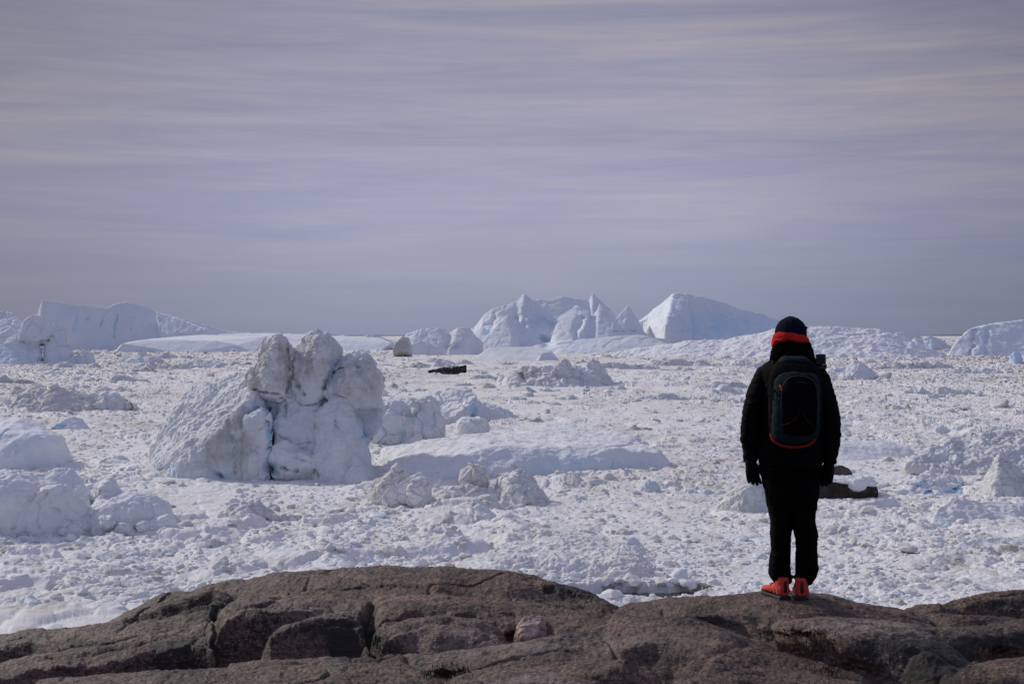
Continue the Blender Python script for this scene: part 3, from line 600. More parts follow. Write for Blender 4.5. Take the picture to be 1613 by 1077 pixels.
    berg('iceberg', 'pair of white ice peaks just right of the person', 500, [HU(500, [(1300,570,0),(1318,552,3),(1328,545,4),(1340,560,3),(1345,575,0),(1315,575,-6),(1300,580,6),(1345,580,8)]), HU(480, [(1322,592,0),(1336,574,4),(1346,565,5),(1360,570,5),(1385,592,2),(1350,598,-6),(1325,600,6),(1385,600,8)])], ICE_MID, soft=1, big=(.6, 7), facet=(.4, 5), fine=(.25, 1.5), dirt=.12)
    # dirty dark slabs
    D = 545
    DK = mat('dirty_ice', (.042, .034, .028), .8, .2, .6, .9, .8, 1.2)
    nt = DK.node_tree; L = nt.links.new; b = nt.nodes['Principled BSDF']; src = b.inputs['Base Color'].links[0].from_socket
    ge = _mk(nt, 'ShaderNodeNewGeometry'); sp = _mk(nt, 'ShaderNodeSeparateXYZ'); L(ge.outputs['Normal'], sp.inputs[0])
    tc = _mk(nt, 'ShaderNodeTexCoord'); n = _mk(nt, 'ShaderNodeTexNoise'); n.inputs['Scale'].default_value = 1.1; n.inputs['Detail'].default_value = 6; L(tc.outputs['Object'], n.inputs[0])
    ad = _mk(nt, 'ShaderNodeMath'); ad.operation = 'MULTIPLY_ADD'; L(n.outputs[0], ad.inputs[0]); ad.inputs[1].default_value = 1.6; L(sp.outputs[2], ad.inputs[2])
    rg = _mk(nt, 'ShaderNodeMapRange'); L(ad.outputs[0], rg.inputs[0]); rg.inputs[1].default_value = 1.5; rg.inputs[2].default_value = 1.9
    mx = _mk(nt, 'ShaderNodeMix'); mx.data_type = 'RGBA'; L(rg.outputs[0], mx.inputs[0]); L(src, mx.inputs[6]); mx.inputs[7].default_value = (.62, .60, .56, 1); L(mx.outputs[2], b.inputs['Base Color'])
    r1 = remesh([HU(D, [(674,583,0),(690,579,2),(722,579,2),(733,576,1),(734,589,0),(720,590,-2),(680,589,-1.5),(676,592,5),(734,592,6),(733,578,6)])], .16); V = relax(r1[0], r1[1], 1); V = V+normals(V, r1[1])*(.6*fbm(V/2.2, 4, 3))[:, None]
    put('ice_slab', mesh_arr('ice_slab', V, r1[1]), DK, label='dark brown dirt-covered ice slab adrift in the middle distance', category='ice slab')
    D = 133; root = empty('ice_slab', (P3(1335, 780, D)[0], D, .3), label='dark dirty ice slab topped with snow, just right of the legs', category='ice slab')
    def part(nm, parts, m, vox, amp, sc, dirt=.1, soft=1):
        v, f = remesh(parts, vox); v = relax(v, f, soft); v = v+normals(v, f)*(amp*fbm(v/sc, 4, 8))[:, None]
        return put(nm, mesh_arr(nm, v-np.array(root.location), f, {'dirt': np.full(len(v), dirt), 'blue': np.full(len(v), .08)}), m, root)
    part('dark_base', [HU(D, [(1280,784,-1.2),(1280,757,-.4),(1340,758,-.6),(1378,760,0),(1383,772,-.2),(1378,784,-1.0),(1300,786,-1.6),(1280,790,3),(1386,786,3),(1375,758,3)])], DK, .05, .14, .7)
    part('snow_cap', [HU(D, [(1284,756,-.9),(1300,748,.8),(1350,748,.6),(1372,750,.3),(1384,760,-.1),(1378,766,-.8),(1358,764,-1.0),(1330,759,-1.0),(1284,759,2.6),(1380,764,2.8)]), BL(D-.5, 1334, 1366, 752, 769, 1.4, 2.4)], ICE_NEAR, .05, .07, .6)
    D2 = 146
    v, f = remesh([HU(D2, [(1296,760,0),(1304,738,.3),(1322,731,.6),(1336,735,.6),(1344,748,.4),(1345,762,0),(1320,762,-.7),(1300,768,2),(1344,768,2.5)])], .06); v = relax(v, f, 2); v = v+normals(v, f)*(.10*fbm(v/.7, 4, 9))[:, None]
    put('ice_block', mesh_arr('ice_block', v, f), mat('grey_dirty_ice', (.10, .082, .070), .8, .2, .35, 1.2, .7, 2), label='grey-brown dirty ice hump behind the dark snow-topped slab', category='ice block')
    berg('ice_block', 'white ice knob poking out behind the person near the right glove', 150, [BL(150, 1296, 1320, 722, 760, 2.4, 2.5)], ICE_NEAR, cat='ice block', soft=2, big=(.1, 1), fine=(.05, .4), dirt=.05)
mid_bergs()

def far_bergs():
    # long tabular berg on the left skyline
    D = 1500; FK = dict(mt=ICE_FAR)
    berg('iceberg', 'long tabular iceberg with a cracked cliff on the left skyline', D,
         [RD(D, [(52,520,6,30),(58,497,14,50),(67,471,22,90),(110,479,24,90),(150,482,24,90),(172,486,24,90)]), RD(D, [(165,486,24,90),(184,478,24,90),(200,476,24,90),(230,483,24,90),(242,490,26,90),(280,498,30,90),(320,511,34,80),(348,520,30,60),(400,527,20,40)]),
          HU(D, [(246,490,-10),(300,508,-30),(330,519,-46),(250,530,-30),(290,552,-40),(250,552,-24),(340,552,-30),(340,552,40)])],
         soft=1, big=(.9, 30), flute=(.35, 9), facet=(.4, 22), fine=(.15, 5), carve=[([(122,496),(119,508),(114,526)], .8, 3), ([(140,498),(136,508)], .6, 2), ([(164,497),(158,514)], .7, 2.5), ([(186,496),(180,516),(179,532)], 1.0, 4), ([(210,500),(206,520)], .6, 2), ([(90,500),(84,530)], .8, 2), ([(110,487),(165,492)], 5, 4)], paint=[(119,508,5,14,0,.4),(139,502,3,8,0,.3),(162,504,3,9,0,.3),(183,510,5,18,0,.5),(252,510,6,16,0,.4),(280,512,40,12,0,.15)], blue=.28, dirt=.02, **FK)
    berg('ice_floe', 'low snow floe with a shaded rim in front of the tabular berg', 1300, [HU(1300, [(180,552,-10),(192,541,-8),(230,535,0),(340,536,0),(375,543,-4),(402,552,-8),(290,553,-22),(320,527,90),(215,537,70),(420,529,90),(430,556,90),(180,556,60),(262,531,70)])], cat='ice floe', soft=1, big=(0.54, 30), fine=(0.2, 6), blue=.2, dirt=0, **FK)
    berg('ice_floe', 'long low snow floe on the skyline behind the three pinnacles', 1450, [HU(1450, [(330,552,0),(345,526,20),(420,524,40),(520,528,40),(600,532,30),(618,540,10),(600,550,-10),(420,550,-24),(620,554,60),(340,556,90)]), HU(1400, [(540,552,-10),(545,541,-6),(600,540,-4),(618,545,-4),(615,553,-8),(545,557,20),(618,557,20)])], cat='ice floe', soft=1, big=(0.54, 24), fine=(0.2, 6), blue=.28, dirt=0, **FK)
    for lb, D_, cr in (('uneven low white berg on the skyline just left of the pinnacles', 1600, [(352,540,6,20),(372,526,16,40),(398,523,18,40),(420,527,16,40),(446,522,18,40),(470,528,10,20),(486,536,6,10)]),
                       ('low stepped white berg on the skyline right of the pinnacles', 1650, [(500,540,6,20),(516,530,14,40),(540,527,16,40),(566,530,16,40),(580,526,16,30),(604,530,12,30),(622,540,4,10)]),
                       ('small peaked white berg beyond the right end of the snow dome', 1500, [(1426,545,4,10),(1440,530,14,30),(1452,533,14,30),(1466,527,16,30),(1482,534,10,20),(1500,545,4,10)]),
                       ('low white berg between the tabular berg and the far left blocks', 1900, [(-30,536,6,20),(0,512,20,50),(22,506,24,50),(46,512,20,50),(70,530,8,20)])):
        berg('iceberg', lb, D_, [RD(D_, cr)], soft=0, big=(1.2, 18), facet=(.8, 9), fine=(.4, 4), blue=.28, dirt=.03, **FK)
    # broken blue berg at the left edge
    D = 760
    berg('iceberg', 'broken pale blue iceberg of tumbled blocks at the far left edge', D,
         [HU(D, [(-60,486,20),(0,489,12),(22,493,10),(40,520,0),(64,545,-6),(62,575,-16),(-60,575,-18),(20,570,-22),(-60,580,40),(60,580,30)]), HU(D, [(30,528,-10),(38,505,-6),(52,496,-4),(76,499,-3),(82,515,-3),(78,530,-6),(64,540,-10),(32,540,-6),(80,545,16),(35,545,16),(55,497,12)]), HU(D, [(78,530,-6),(84,508,-2),(98,512,0),(108,524,0),(106,538,-3),(90,545,-6),(82,560,12),(106,560,12)]), HU(D, [(66,575,-10),(70,540,-4),(95,532,-4),(112,545,-4),(120,575,-8),(80,565,-16),(90,580,-12),(120,580,14),(66,580,14)]), HU(D, [(110,578,-4),(118,562,-2),(130,550,0),(146,556,0),(152,574,-4),(130,578,-8),(150,580,8)])],
         ICE_MID, soft=1, big=(0.45, 10), facet=(0.825, 8), mid=(0.2, 6), fine=(0.15, 2.5), carve=[([(63,572),(65,548)], 2, 4), ([(30,538),(60,540),(80,530)], 2.2, 3)], paint=[(62,570,6,10,0,.7),(20,560,50,18,0,.3),(92,528,14,14,0,.2)], blue=.2, dirt=.06)
    # centre skyline
    D = 1250
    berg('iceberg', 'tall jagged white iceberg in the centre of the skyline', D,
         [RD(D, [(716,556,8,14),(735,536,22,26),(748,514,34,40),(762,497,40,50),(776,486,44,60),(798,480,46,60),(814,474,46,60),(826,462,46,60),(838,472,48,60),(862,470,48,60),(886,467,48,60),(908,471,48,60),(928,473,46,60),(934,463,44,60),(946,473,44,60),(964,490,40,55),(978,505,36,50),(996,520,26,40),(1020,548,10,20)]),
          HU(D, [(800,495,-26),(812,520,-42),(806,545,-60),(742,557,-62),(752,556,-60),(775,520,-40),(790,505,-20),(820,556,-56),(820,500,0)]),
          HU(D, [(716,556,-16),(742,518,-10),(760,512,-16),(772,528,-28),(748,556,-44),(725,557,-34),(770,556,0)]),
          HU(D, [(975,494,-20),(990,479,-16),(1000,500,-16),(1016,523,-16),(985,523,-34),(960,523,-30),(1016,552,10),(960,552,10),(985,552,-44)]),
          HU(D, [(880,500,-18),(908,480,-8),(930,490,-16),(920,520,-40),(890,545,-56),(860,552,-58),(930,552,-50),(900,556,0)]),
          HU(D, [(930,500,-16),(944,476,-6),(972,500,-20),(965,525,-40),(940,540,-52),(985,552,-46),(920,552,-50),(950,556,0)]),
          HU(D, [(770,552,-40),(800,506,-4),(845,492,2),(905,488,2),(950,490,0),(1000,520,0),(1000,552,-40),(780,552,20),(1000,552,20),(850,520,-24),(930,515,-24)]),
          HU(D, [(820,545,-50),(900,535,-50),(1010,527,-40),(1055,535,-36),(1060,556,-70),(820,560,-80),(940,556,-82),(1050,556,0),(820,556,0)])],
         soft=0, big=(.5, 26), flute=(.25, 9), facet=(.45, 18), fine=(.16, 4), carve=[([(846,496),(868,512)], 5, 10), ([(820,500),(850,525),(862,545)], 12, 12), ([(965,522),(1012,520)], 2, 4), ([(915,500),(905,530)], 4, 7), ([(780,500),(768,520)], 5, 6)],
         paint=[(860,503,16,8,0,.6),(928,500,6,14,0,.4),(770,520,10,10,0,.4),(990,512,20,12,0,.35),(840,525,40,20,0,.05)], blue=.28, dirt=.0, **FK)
    berg('ice_floe', 'bright snow ramp with a blue end below the jagged centre berg', 850, [HU(850, [(736,574,-6),(745,560,0),(770,547,10),(850,545,16),(868,552,10),(880,562,4),(884,574,-2),(852,574,-10),(800,576,-14),(740,578,20),(884,578,24)]), HU(850, [(846,573,-9),(852,556,-4),(864,553,0),(880,562,0),(884,575,-4),(884,578,10),(850,578,10)])], cat='ice floe', soft=1, big=(0.27, 12), fine=(0.125, 4), paint=[(866,565,13,9,0,.3)], dirt=.0, **FK)
    D = 1400
    berg('iceberg', 'steep iceberg with a bright concave left face, right of centre', D,
         [RD(D, [(1004,508,5,20),(1020,500,6,40),(1036,489,6,60),(1050,475,6,70),(1061,462,8,80)]), RD(D, [(1061,462,40,80),(1078,463,56,80),(1100,467,50,80),(1140,478,44,80),(1162,486,40,80),(1190,494,36,70),(1214,501,30,60),(1240,508,26,50),(1262,520,20,40)]),
          HU(D, [(1061,463,-4),(1057,482,-42),(1048,516,-96),(1006,507,20),(1020,502,10),(1036,493,6),(1050,480,2),(1048,552,-96),(1006,552,20),(1095,552,-70),(1084,470,0),(1084,480,-24),(1100,552,10)])],
         soft=0, big=(1.3, 30), flute=(.9, 12), facet=(.6, 18), fine=(.25, 5), carve=[([(1022,510),(1040,496)], 7, 6), ([(1130,520),(1135,500)], 5, 5), ([(1170,520),(1175,500)], 4, 4)], paint=[(1110,515,60,24,0,.6),(1180,515,50,20,0,.5),(1056,500,6,20,0,.1)], blue=.28, dirt=0, **FK)  # blue paint puts the shade of the right face into its colour
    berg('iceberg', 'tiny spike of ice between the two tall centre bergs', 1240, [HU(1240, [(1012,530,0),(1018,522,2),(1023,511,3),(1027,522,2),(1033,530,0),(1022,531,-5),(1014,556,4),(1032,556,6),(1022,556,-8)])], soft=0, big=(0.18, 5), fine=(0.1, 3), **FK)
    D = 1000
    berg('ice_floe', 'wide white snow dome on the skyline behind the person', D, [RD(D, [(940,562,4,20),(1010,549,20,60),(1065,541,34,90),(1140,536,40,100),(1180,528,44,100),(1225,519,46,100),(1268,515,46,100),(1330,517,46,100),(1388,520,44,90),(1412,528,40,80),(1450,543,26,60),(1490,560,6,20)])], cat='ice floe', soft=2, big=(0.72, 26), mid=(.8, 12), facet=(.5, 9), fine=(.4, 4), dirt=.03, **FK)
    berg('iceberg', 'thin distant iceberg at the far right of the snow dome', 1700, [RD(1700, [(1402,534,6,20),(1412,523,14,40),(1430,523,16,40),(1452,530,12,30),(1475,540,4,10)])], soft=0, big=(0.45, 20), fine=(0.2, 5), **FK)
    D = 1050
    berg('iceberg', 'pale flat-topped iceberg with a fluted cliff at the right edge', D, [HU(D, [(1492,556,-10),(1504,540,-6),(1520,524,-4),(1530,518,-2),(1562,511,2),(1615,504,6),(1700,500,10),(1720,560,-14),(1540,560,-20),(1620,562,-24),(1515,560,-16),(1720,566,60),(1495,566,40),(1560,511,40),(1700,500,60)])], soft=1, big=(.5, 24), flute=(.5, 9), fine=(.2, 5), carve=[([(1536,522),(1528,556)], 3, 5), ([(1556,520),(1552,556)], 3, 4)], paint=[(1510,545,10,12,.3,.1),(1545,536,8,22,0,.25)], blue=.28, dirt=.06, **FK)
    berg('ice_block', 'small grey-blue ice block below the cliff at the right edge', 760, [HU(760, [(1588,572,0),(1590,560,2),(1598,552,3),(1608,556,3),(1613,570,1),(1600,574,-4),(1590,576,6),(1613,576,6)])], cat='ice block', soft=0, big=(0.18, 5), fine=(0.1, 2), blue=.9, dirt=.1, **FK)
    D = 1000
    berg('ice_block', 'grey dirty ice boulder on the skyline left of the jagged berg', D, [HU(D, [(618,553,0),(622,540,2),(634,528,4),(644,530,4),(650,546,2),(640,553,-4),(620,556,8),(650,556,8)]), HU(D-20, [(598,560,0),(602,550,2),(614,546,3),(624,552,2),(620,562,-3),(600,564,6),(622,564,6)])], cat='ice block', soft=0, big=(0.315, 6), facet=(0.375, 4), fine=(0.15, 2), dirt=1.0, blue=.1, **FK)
    berg('iceberg', 'low lumpy white iceberg left of the jagged centre berg', 1100, [RD(1100, [(626,556,4,10),(640,526,24,40),(664,518,26,40),(696,517,26,40),(706,524,26,40),(722,514,26,40),(740,516,26,40),(760,540,10,20)]), HU(1080, [(640,556,-6),(648,540,0),(668,536,2),(690,545,0),(696,556,-8),(650,560,10),(696,560,12)])], soft=0, big=(.7, 14), facet=(.7, 9), fine=(.2, 4), dirt=.06, paint=[(714,544,14,6,.8,.2)], **FK)  # dirt and blue paint at the foot stand for dark shade
    # low rough ice banks that fill the belt in front of the skyline bergs
    r = np.random.RandomState(9)
    spec = [(1120, 1075, 60, 12, 'low rough ice bank below the steep right-of-centre berg'), (1075, 700, 70, 12, 'ice hummocks in front of the steep berg and left of the person'), (960, 620, 90, 12, 'band of ice hummocks to the right of the sharp shard'), (250, 640, 70, 12, 'ragged ice hummocks below the low snow floe on the left'), (335, 700, 60, 12, 'ragged ice bank left of the first pinnacle'),
            (1230, 640, 60, 14, 'hummocky ice ridge behind the backpack'), (1440, 640, 70, 16, 'hummocky ice ridge below the thin distant berg'), (1540, 560, 60, 14, 'ragged ice ridge below the right-hand cliff'), (680, 660, 50, 12, 'low ice hummocks beyond the dark drifting slab'), (770, 470, 45, 10, 'low ragged ice strip left of the shard berg'), (180, 450, 60, 13, 'ragged ice rubble bank beyond the beige ridge'), (1150, 400, 60, 12, 'ice rubble strip left of the person at chest height'), (1480, 360, 70, 15, 'ice rubble bank in the right middle distance'), (1050, 330, 50, 10, 'ice rubble strip above the right end of the flat floe')]
    for cx, D, w, hp, lb in spec:
        base = HOR+K/D; cr = []
        for k in range(11):
            t = k/10; e = math.sin(math.pi*t)**.6; cr.append((cx-w+2*w*t, base-hp*e*r.uniform(.25, 1.0)-1, D*.006+.8, D*.008+1))
        berg('ice_ridge', lb, D, [RD(D, cr)], ICE_MID, cat='ice ridge', soft=0, big=(.0012*D, .012*D), facet=(.0016*D, .008*D), fine=(.0008*D, .004*D), dirt=r.uniform(.15, .5))
far_bergs()

def hummocks():
    """heaps of broken ice between the bergs"""
    r = np.random.RandomState(33); protos = []
    for i in range(12):
        ps = []
        for k in range(r.randint(4, 8)):
            x = r.uniform(-.75, .75); hh = r.uniform(.15, .5)*(1-.5*abs(x)); w = r.uniform(.16, .42); y = r.uniform(-.25, .25)
            n = r.normal(size=(12, 3)); n /= np.linalg.norm(n, axis=1)[:, None]; n[:, 2] = np.abs(n[:, 2])*1.0
            ps.append(hull([(x+a*w, y+b*w*.8, c*hh) for a, b, c in n]+[(x+a*w*1.2, y+b*w, -.12) for a, b in ((1, 1), (1, -1), (-1, 1), (-1, -1))]))
        ps.append(hull([(-1, 0, -.1), (-.6, -.35, -.1), (.6, -.4, -.1), (1, 0, -.1), (.5, .4, -.1), (-.5, .4, -.1), (-.5, 0, .10), (.45, 0, .10)]))
        V, F = remesh(ps, .014); V = relax(V, F, 1 if i % 2 else 9); N = normals(V, F); F1, F2, idc = worley3(V/.13, i)
        V = V+N*(.035*(idc-.5)*sstep(0, .15, F2-F1)-.02*(1-sstep(0, .1, F2-F1))+.02*fbm(V/.06, 3, i)+.03*fbm(V/.3, 2, i+50))[:, None]
        d = (.12, .3, .7)[i % 3]; dv = np.clip(d*(1+.6*fbm(V/.3, 3, i+9)), 0, 1)
        me = mesh_arr('ice_hummock', V, F, {'dirt': dv, 'blue': np.full(len(V), .12 if i % 3 == 0 else .03)}); me.materials.append(ICE_MID); protos.append((me, d))
    zones = [(88, 150, 30, 'in the near brash'), (150, 260, 26, 'in the brash between the person and the pinnacles'), (260, 520, 60, 'in the middle distance'), (520, 1050, 60, 'in the far brash just below the skyline bergs')]
    for y0, y1, n, lb in zones:
        for i in range(n):
            v = r.uniform(K/y1, K/y0); y = K/v; px = r.uniform(0, 1613)
            if 590 < px < 1060 and 140 < y < 185 or 230 < px < 600 and 130 < y < 175: continue
            x = (px-806.5)/FPX*y; me, d = protos[r.randint(12)]
            w = float(np.clip(np.exp(r.normal(3.05, .45)), 11, 55))*y/FPX; tone = 'clean white' if d < .2 else 'greyish' if d < .5 else 'dirty beige'
            o = put('ice_hummock', me, None, label='low heap of %s broken ice %s' % (tone, lb), category='ice hummock', group='%s ice heaps %s' % (tone, lb))
            o.location = (x, y, float(ice_h(np.array([x]), np.array([y]))[0])-.02*w); o.rotation_euler = (0, 0, r.uniform(-.5, .5)+(math.pi if r.rand() < .5 else 0)); o.scale = (w, w*r.uniform(.8, 1.3), w*r.uniform(.55, .95))
hummocks()

def single_chunks():
    """countable loose blocks between the bergs, each its own object"""
    r = np.random.RandomState(21)
    protos = []
    for i in range(16):
        V, F = chunk_shape(300+i, 4, 8, 18, .14); V = V+.03*(V/np.linalg.norm(V, axis=1)[:, None])*fbm(V*6, 3, i)[:, None]
        d = r.uniform(.0, .35) if i % 3 else r.uniform(.5, .9)
        protos.append((mesh_arr('ice_chunk', V, F, {'dirt': np.full(len(V), d), 'blue': np.full(len(V), r.uniform(.03, .22))}), d))
    for me, d in protos: me.materials.append(ICE_CHUNK)
    zones = [(86, 125, 70, 'ice blocks in the near brash', 'single %s ice block lying in the nearest brash above the rocks'), (125, 230, 80, 'ice blocks in the middle brash', 'single %s ice block in the brash around the flat floe and the pinnacles'), (230, 620, 110, 'ice blocks in the far brash', 'single %s ice block in the far brash below the skyline bergs')]
    for y0, y1, n, g, lb in zones:
        for i in range(n):
            v = r.uniform(K/y1, K/y0); y = K/v; px = r.uniform(-20, 1633); x = (px-806.5)/FPX*y
            if lead_mask(np.array([x]), np.array([y]))[0] > .05: continue
            me, d = protos[r.randint(16)]
            s = float(np.clip(np.exp(r.normal(2.2, .45)), 5, 28))*y/FPX*.6; s = min(s, 3.6)
            h = float(ice_h(np.array([x]), np.array([y]))[0])
            tone = 'dirty' if d > .45 else 'white'
            o = put('ice_chunk', me, None, label=lb % tone, category='ice chunk', group=g+(', dirty ones' if d > .45 else ', white ones'))
            o.location = (x, y, h+s*.12); o.rotation_euler = r.uniform(-.5, .5, 3)+np.array([0, 0, r.uniform(0, 6)]); o.scale = (s*1.1, s, s*r.uniform(.55, .8))
single_chunks()
# ------------------------------------------------------------------ the bare rock shore in the foreground
# humps of ice-smoothed gneiss: crest line (photo column, row, distance), front slope, front rounding, back slope
HUMPS = [
    ([(150,990,10.6),(165,985,10.6),(200,966,10.5),(270,938,10.4),(350,920,10.3),(440,905,10.2),(520,899,10.1),(620,896,10.0),(690,896,9.9),(740,901,9.9),(800,904,9.8),(850,912,9.8),(900,926,9.7),(940,942,9.6),(970,957,9.5),(992,978,9.4)], 0.75, 0.24, 1.2, 1.2),
    ([(-400,1020,9.4),(0,1004,9.2),(60,997,9.1),(120,991,9.0),(200,984,8.9),(290,980,8.8),(335,980,8.7),(350,992,8.6)], 0.22, 0.2, 2, 0.8),
    ([(330,985,8.3),(342,968,8.3),(362,957,8.3),(400,948,8.3),(440,945,8.3),(500,950,8.25),(560,953,8.2),(585,962,8.2),(600,985,8.1)], 0.2, 0.2, 3.2, 0.6),
    ([(572,985,8.25),(584,962,8.25),(610,948,8.3),(650,943,8.3),(700,942,8.3),(760,944,8.3),(810,948,8.3),(850,956,8.2),(900,965,8.1),(950,972,8.0),(985,978,7.9),(1000,990,7.9)], 0.26, 0.2, 1.7, 0.6),
    ([(585,1000,7.75),(600,985,7.8),(650,972,7.85),(700,968,7.85),(745,978,7.8),(775,992,7.75),(800,1012,7.7)], 0.22, 0.3, 1.6, 0.7),
    ([(60,1082,7.2),(180,1068,7.2),(300,1059,7.2),(420,1053,7.2),(520,1048,7.2),(600,1045,7.2),(680,1040,7.2),(760,1031,7.2),(830,1020,7.25),(880,1008,7.3),(940,992,7.35),(985,980,7.4),(1030,977,7.4),(1080,980,7.35),(1130,993,7.2),(1180,1012,7.1),(1240,1035,7.0),(1300,1056,6.9),(1360,1076,6.8)], 0.45, 0.2, 0.7, 0.45),
    ([(970,965,9.3),(990,957,9.3),(1050,949,9.2),(1110,945,9.1),(1180,941,9.0),(1230,940,8.9),(1280,941,8.9),(1340,949,8.95),(1390,957,9.0),(1430,964,9.0),(1470,970,9.0),(1530,972,8.9),(1613,974,8.9),(1900,980,8.9)], 0.32, 0.16, 1.5, 0.9),
    ([(1040,985,8.0),(1080,966,8.05),(1130,966,8.1),(1170,975,8.1),(1200,990,8.0),(1220,1010,7.9)], 0.04, 0.3, 3, 0.5),
    ([(1190,992,8.2),(1230,982,8.2),(1290,977,8.2),(1350,979,8.2),(1400,983,8.15),(1440,990,8.1),(1470,1004,8.0),(1500,1026,7.9),(1530,1052,7.8),(1550,1080,7.7)], 0.28, 0.25, 1.7, 0.6),
    ([(1415,975,11.2),(1432,963,11.2),(1455,956,11.2),(1480,953,11.2),(1488,956,11.3),(1505,948,11.4),(1535,940,11.4),(1570,935,11.4),(1613,932,11.4),(1900,925,11.4)], 0.18, 0.3, 1.8, 0.9),
    ([(1490,1015,8.3),(1520,1000,8.4),(1560,991,8.5),(1613,986,8.5),(1900,975,8.5)], 0.12, 0.3, 2, 0.6),
    ([(1480,1070,7.6),(1540,1052,7.6),(1613,1042,7.6),(1900,1030,7.6)], 0.2, 0.3, 1.5, 0.6),
    ([(-400,1085,7.7),(-60,1060,7.8),(0,1049,7.9),(80,1034,8.0),(160,1020,8.1),(230,1006,8.2),(290,991,8.3),(325,986,8.3),(338,998,8.2)], 0.22, 0.3, 2.6, 0.6),
    ([(100,1090,6.9),(220,1074,6.9),(340,1060,6.9),(440,1052,6.9),(540,1047,6.9),(620,1047,6.9),(670,1056,6.85),(700,1072,6.8),(715,1090,6.8)], 0.35, 0.25, 0.9, 0.7),
    ([(700,1085,6.6),(735,1071,6.65),(790,1063,6.7),(850,1063,6.7),(900,1070,6.65),(940,1082,6.6)], 0.3, 0.3, 1, 0.7),
    ([(1080,1077,6.6),(1180,1066,6.7),(1260,1068,6.7),(1350,1082,6.6)], 0.3, 0.3, 1, 0.7),
    ([(150,996,10.3),(170,986,10.25),(205,970,10.2),(270,945,10.1),(330,930,10.0),(360,940,9.9),(372,965,9.8)], .04, .3, 2.4, 1.0),
    ([(820,918,9.75),(860,915,9.7),(905,929,9.6),(945,946,9.5),(975,962,9.4),(990,980,9.3)], .05, .3, 2.0, 1.0),
    ([(430,1000,7.9),(455,985,7.95),(500,972,8.0),(545,972,8.0),(572,985,7.95),(585,1005,7.9)], .05, .3, 2.2, .8),
]
def rock_h(x, y):
    """height of the rock without its fine relief"""
    px = 806.5+FPX*x/y
    P = np.stack([x, y, 0*x], 1)
    px = px+14*perlin(P/.35, 300)+5*perlin(P/.11, 301)
    wv = 1+.55*perlin(P/.42, 303)+.3*perlin(P/.16, 304)
    cam_z = -2.02-.16*(y-7)+.06*fbm(P/.9, 3, 310)                 # gullies between the humps
    best = cam_z
    for cr, t0, g0, s, sb in HUMPS:
        c = np.array(cr, float); xx = np.clip(px, c[0, 0], c[-1, 0]); over = np.abs(px-xx)
        row = np.interp(xx, c[:, 0], c[:, 1]); d = np.interp(xx, c[:, 0], c[:, 2])
        z = -(row-HOR)/FPX*d-over/FPX*d*2.2
        t = d-y
        u = np.maximum(t-t0*wv, 0); drop = np.where(t > 0, g0*t*t/(np.abs(t)+.15)+s*u*u/(u+.10), sb*t*t/(np.abs(t)+.45))
        cand = z-drop
        m = cand > best; k = .015
        e = np.clip(.5+.5*(cand-best)/k, 0, 1); best = best*(1-e)+cand*e
    # the shore drops to the water behind the last humps
    best = best-np.maximum(y-12.5, 0)*.75-np.maximum(y-12.5, 0)**2*.004
    # a level foothold under the shoes
    g = np.exp(-(((x-FOOT[0])/.30)**2+((y-FOOT[1])/.30)**2)**2); best = best*(1-g)+FOOT[2]*g
    return best
FOOT = ((1247.7-806.5)/FPX*8.87, 9.0, -(941.5-HOR)/FPX*8.87)
def near_gap(P): return np.exp(-(perlin(P*np.array([.7, 1.6, 1.2])/.55, 325)/.06)**2)*sstep(-.1, .3, perlin(P/.9, 326))
def rock_relief(x, y, z):
    P = np.stack([x, y, z*1.0], 1)
    near = sstep(16, 12, y)
    r = .016*fbm(P/.5, 3, 320)-.012*near_gap(P)
    # foliation: thin ledges along the gneiss banding, and cracks
    u = (x*.35+y*.9+z*2.0); Q = np.stack([x*.55, u*3.2, x*0+z*3], 1)
    r += near*.011*fbm(Q/.55, 4, 330, ridged=True)
    C = np.stack([x*.9+.3*y, y*1.5, x*0], 1)+.35*np.stack([perlin(P/.5, 340), perlin(P/.5, 341), x*0], 1)
    F1, F2, idc, _, _ = worley(C[:, 0]/.95, C[:, 1]/.95, 345)
    r -= near*.022*np.exp(-((F2-F1)/.026)**2)*sstep(-.2, .2, perlin(P/.7, 346))
    r += near*(.007*fbm(P/.07, 4, 350, gain=.62)+.004*fbm(P/.02, 2, 352))
    return r*(1-.92*np.exp(-(((x-FOOT[0])/.26)**2+((y-FOOT[1])/.24)**2)**2))
CRACKS = [([(340,968),(337,1000),(346,1042)], 6, .10), ([(586,958),(577,985),(592,1032)], 7, .12), ([(345,966),(400,956),(470,960),(545,952)], 4, .03), ([(392,1012),(430,986),(500,968),(562,956)], 5, .05), ([(430,1020),(455,1000),(520,985),(565,985)], 4, .04),
          ([(600,990),(640,972),(700,966),(745,972)], 4, .05), ([(612,1005),(660,985),(720,975),(768,995),(785,1015)], 4, .03), ([(520,903),(600,926),(700,934),(810,950)], 3.5, .03), ([(0,1047),(120,1036),(220,1014),(300,990)], 4, .05), ([(200,985),(270,960),(345,945),(440,935)], 4, .04),
          ([(860,930),(905,945),(960,975)], 4, .05), ([(1000,962),(1100,953),(1240,951),(1345,961)], 3, .02), ([(1045,968),(1130,964),(1195,986),(1215,1006)], 5, .06), ([(1440,966),(1500,986),(1613,974)], 4, .05), ([(1215,985),(1300,1000),(1330,1040),(1420,1077)], 5, .05), ([(640,1042),(690,1060),(705,1077)], 5, .06), ([(870,1012),(930,1000),(990,1010)], 3, .02), ([(1010,1000),(1120,1020),(1200,1060)], 3, .015), ([(100,1070),(250,1055),(360,1052)], 4, .04)]
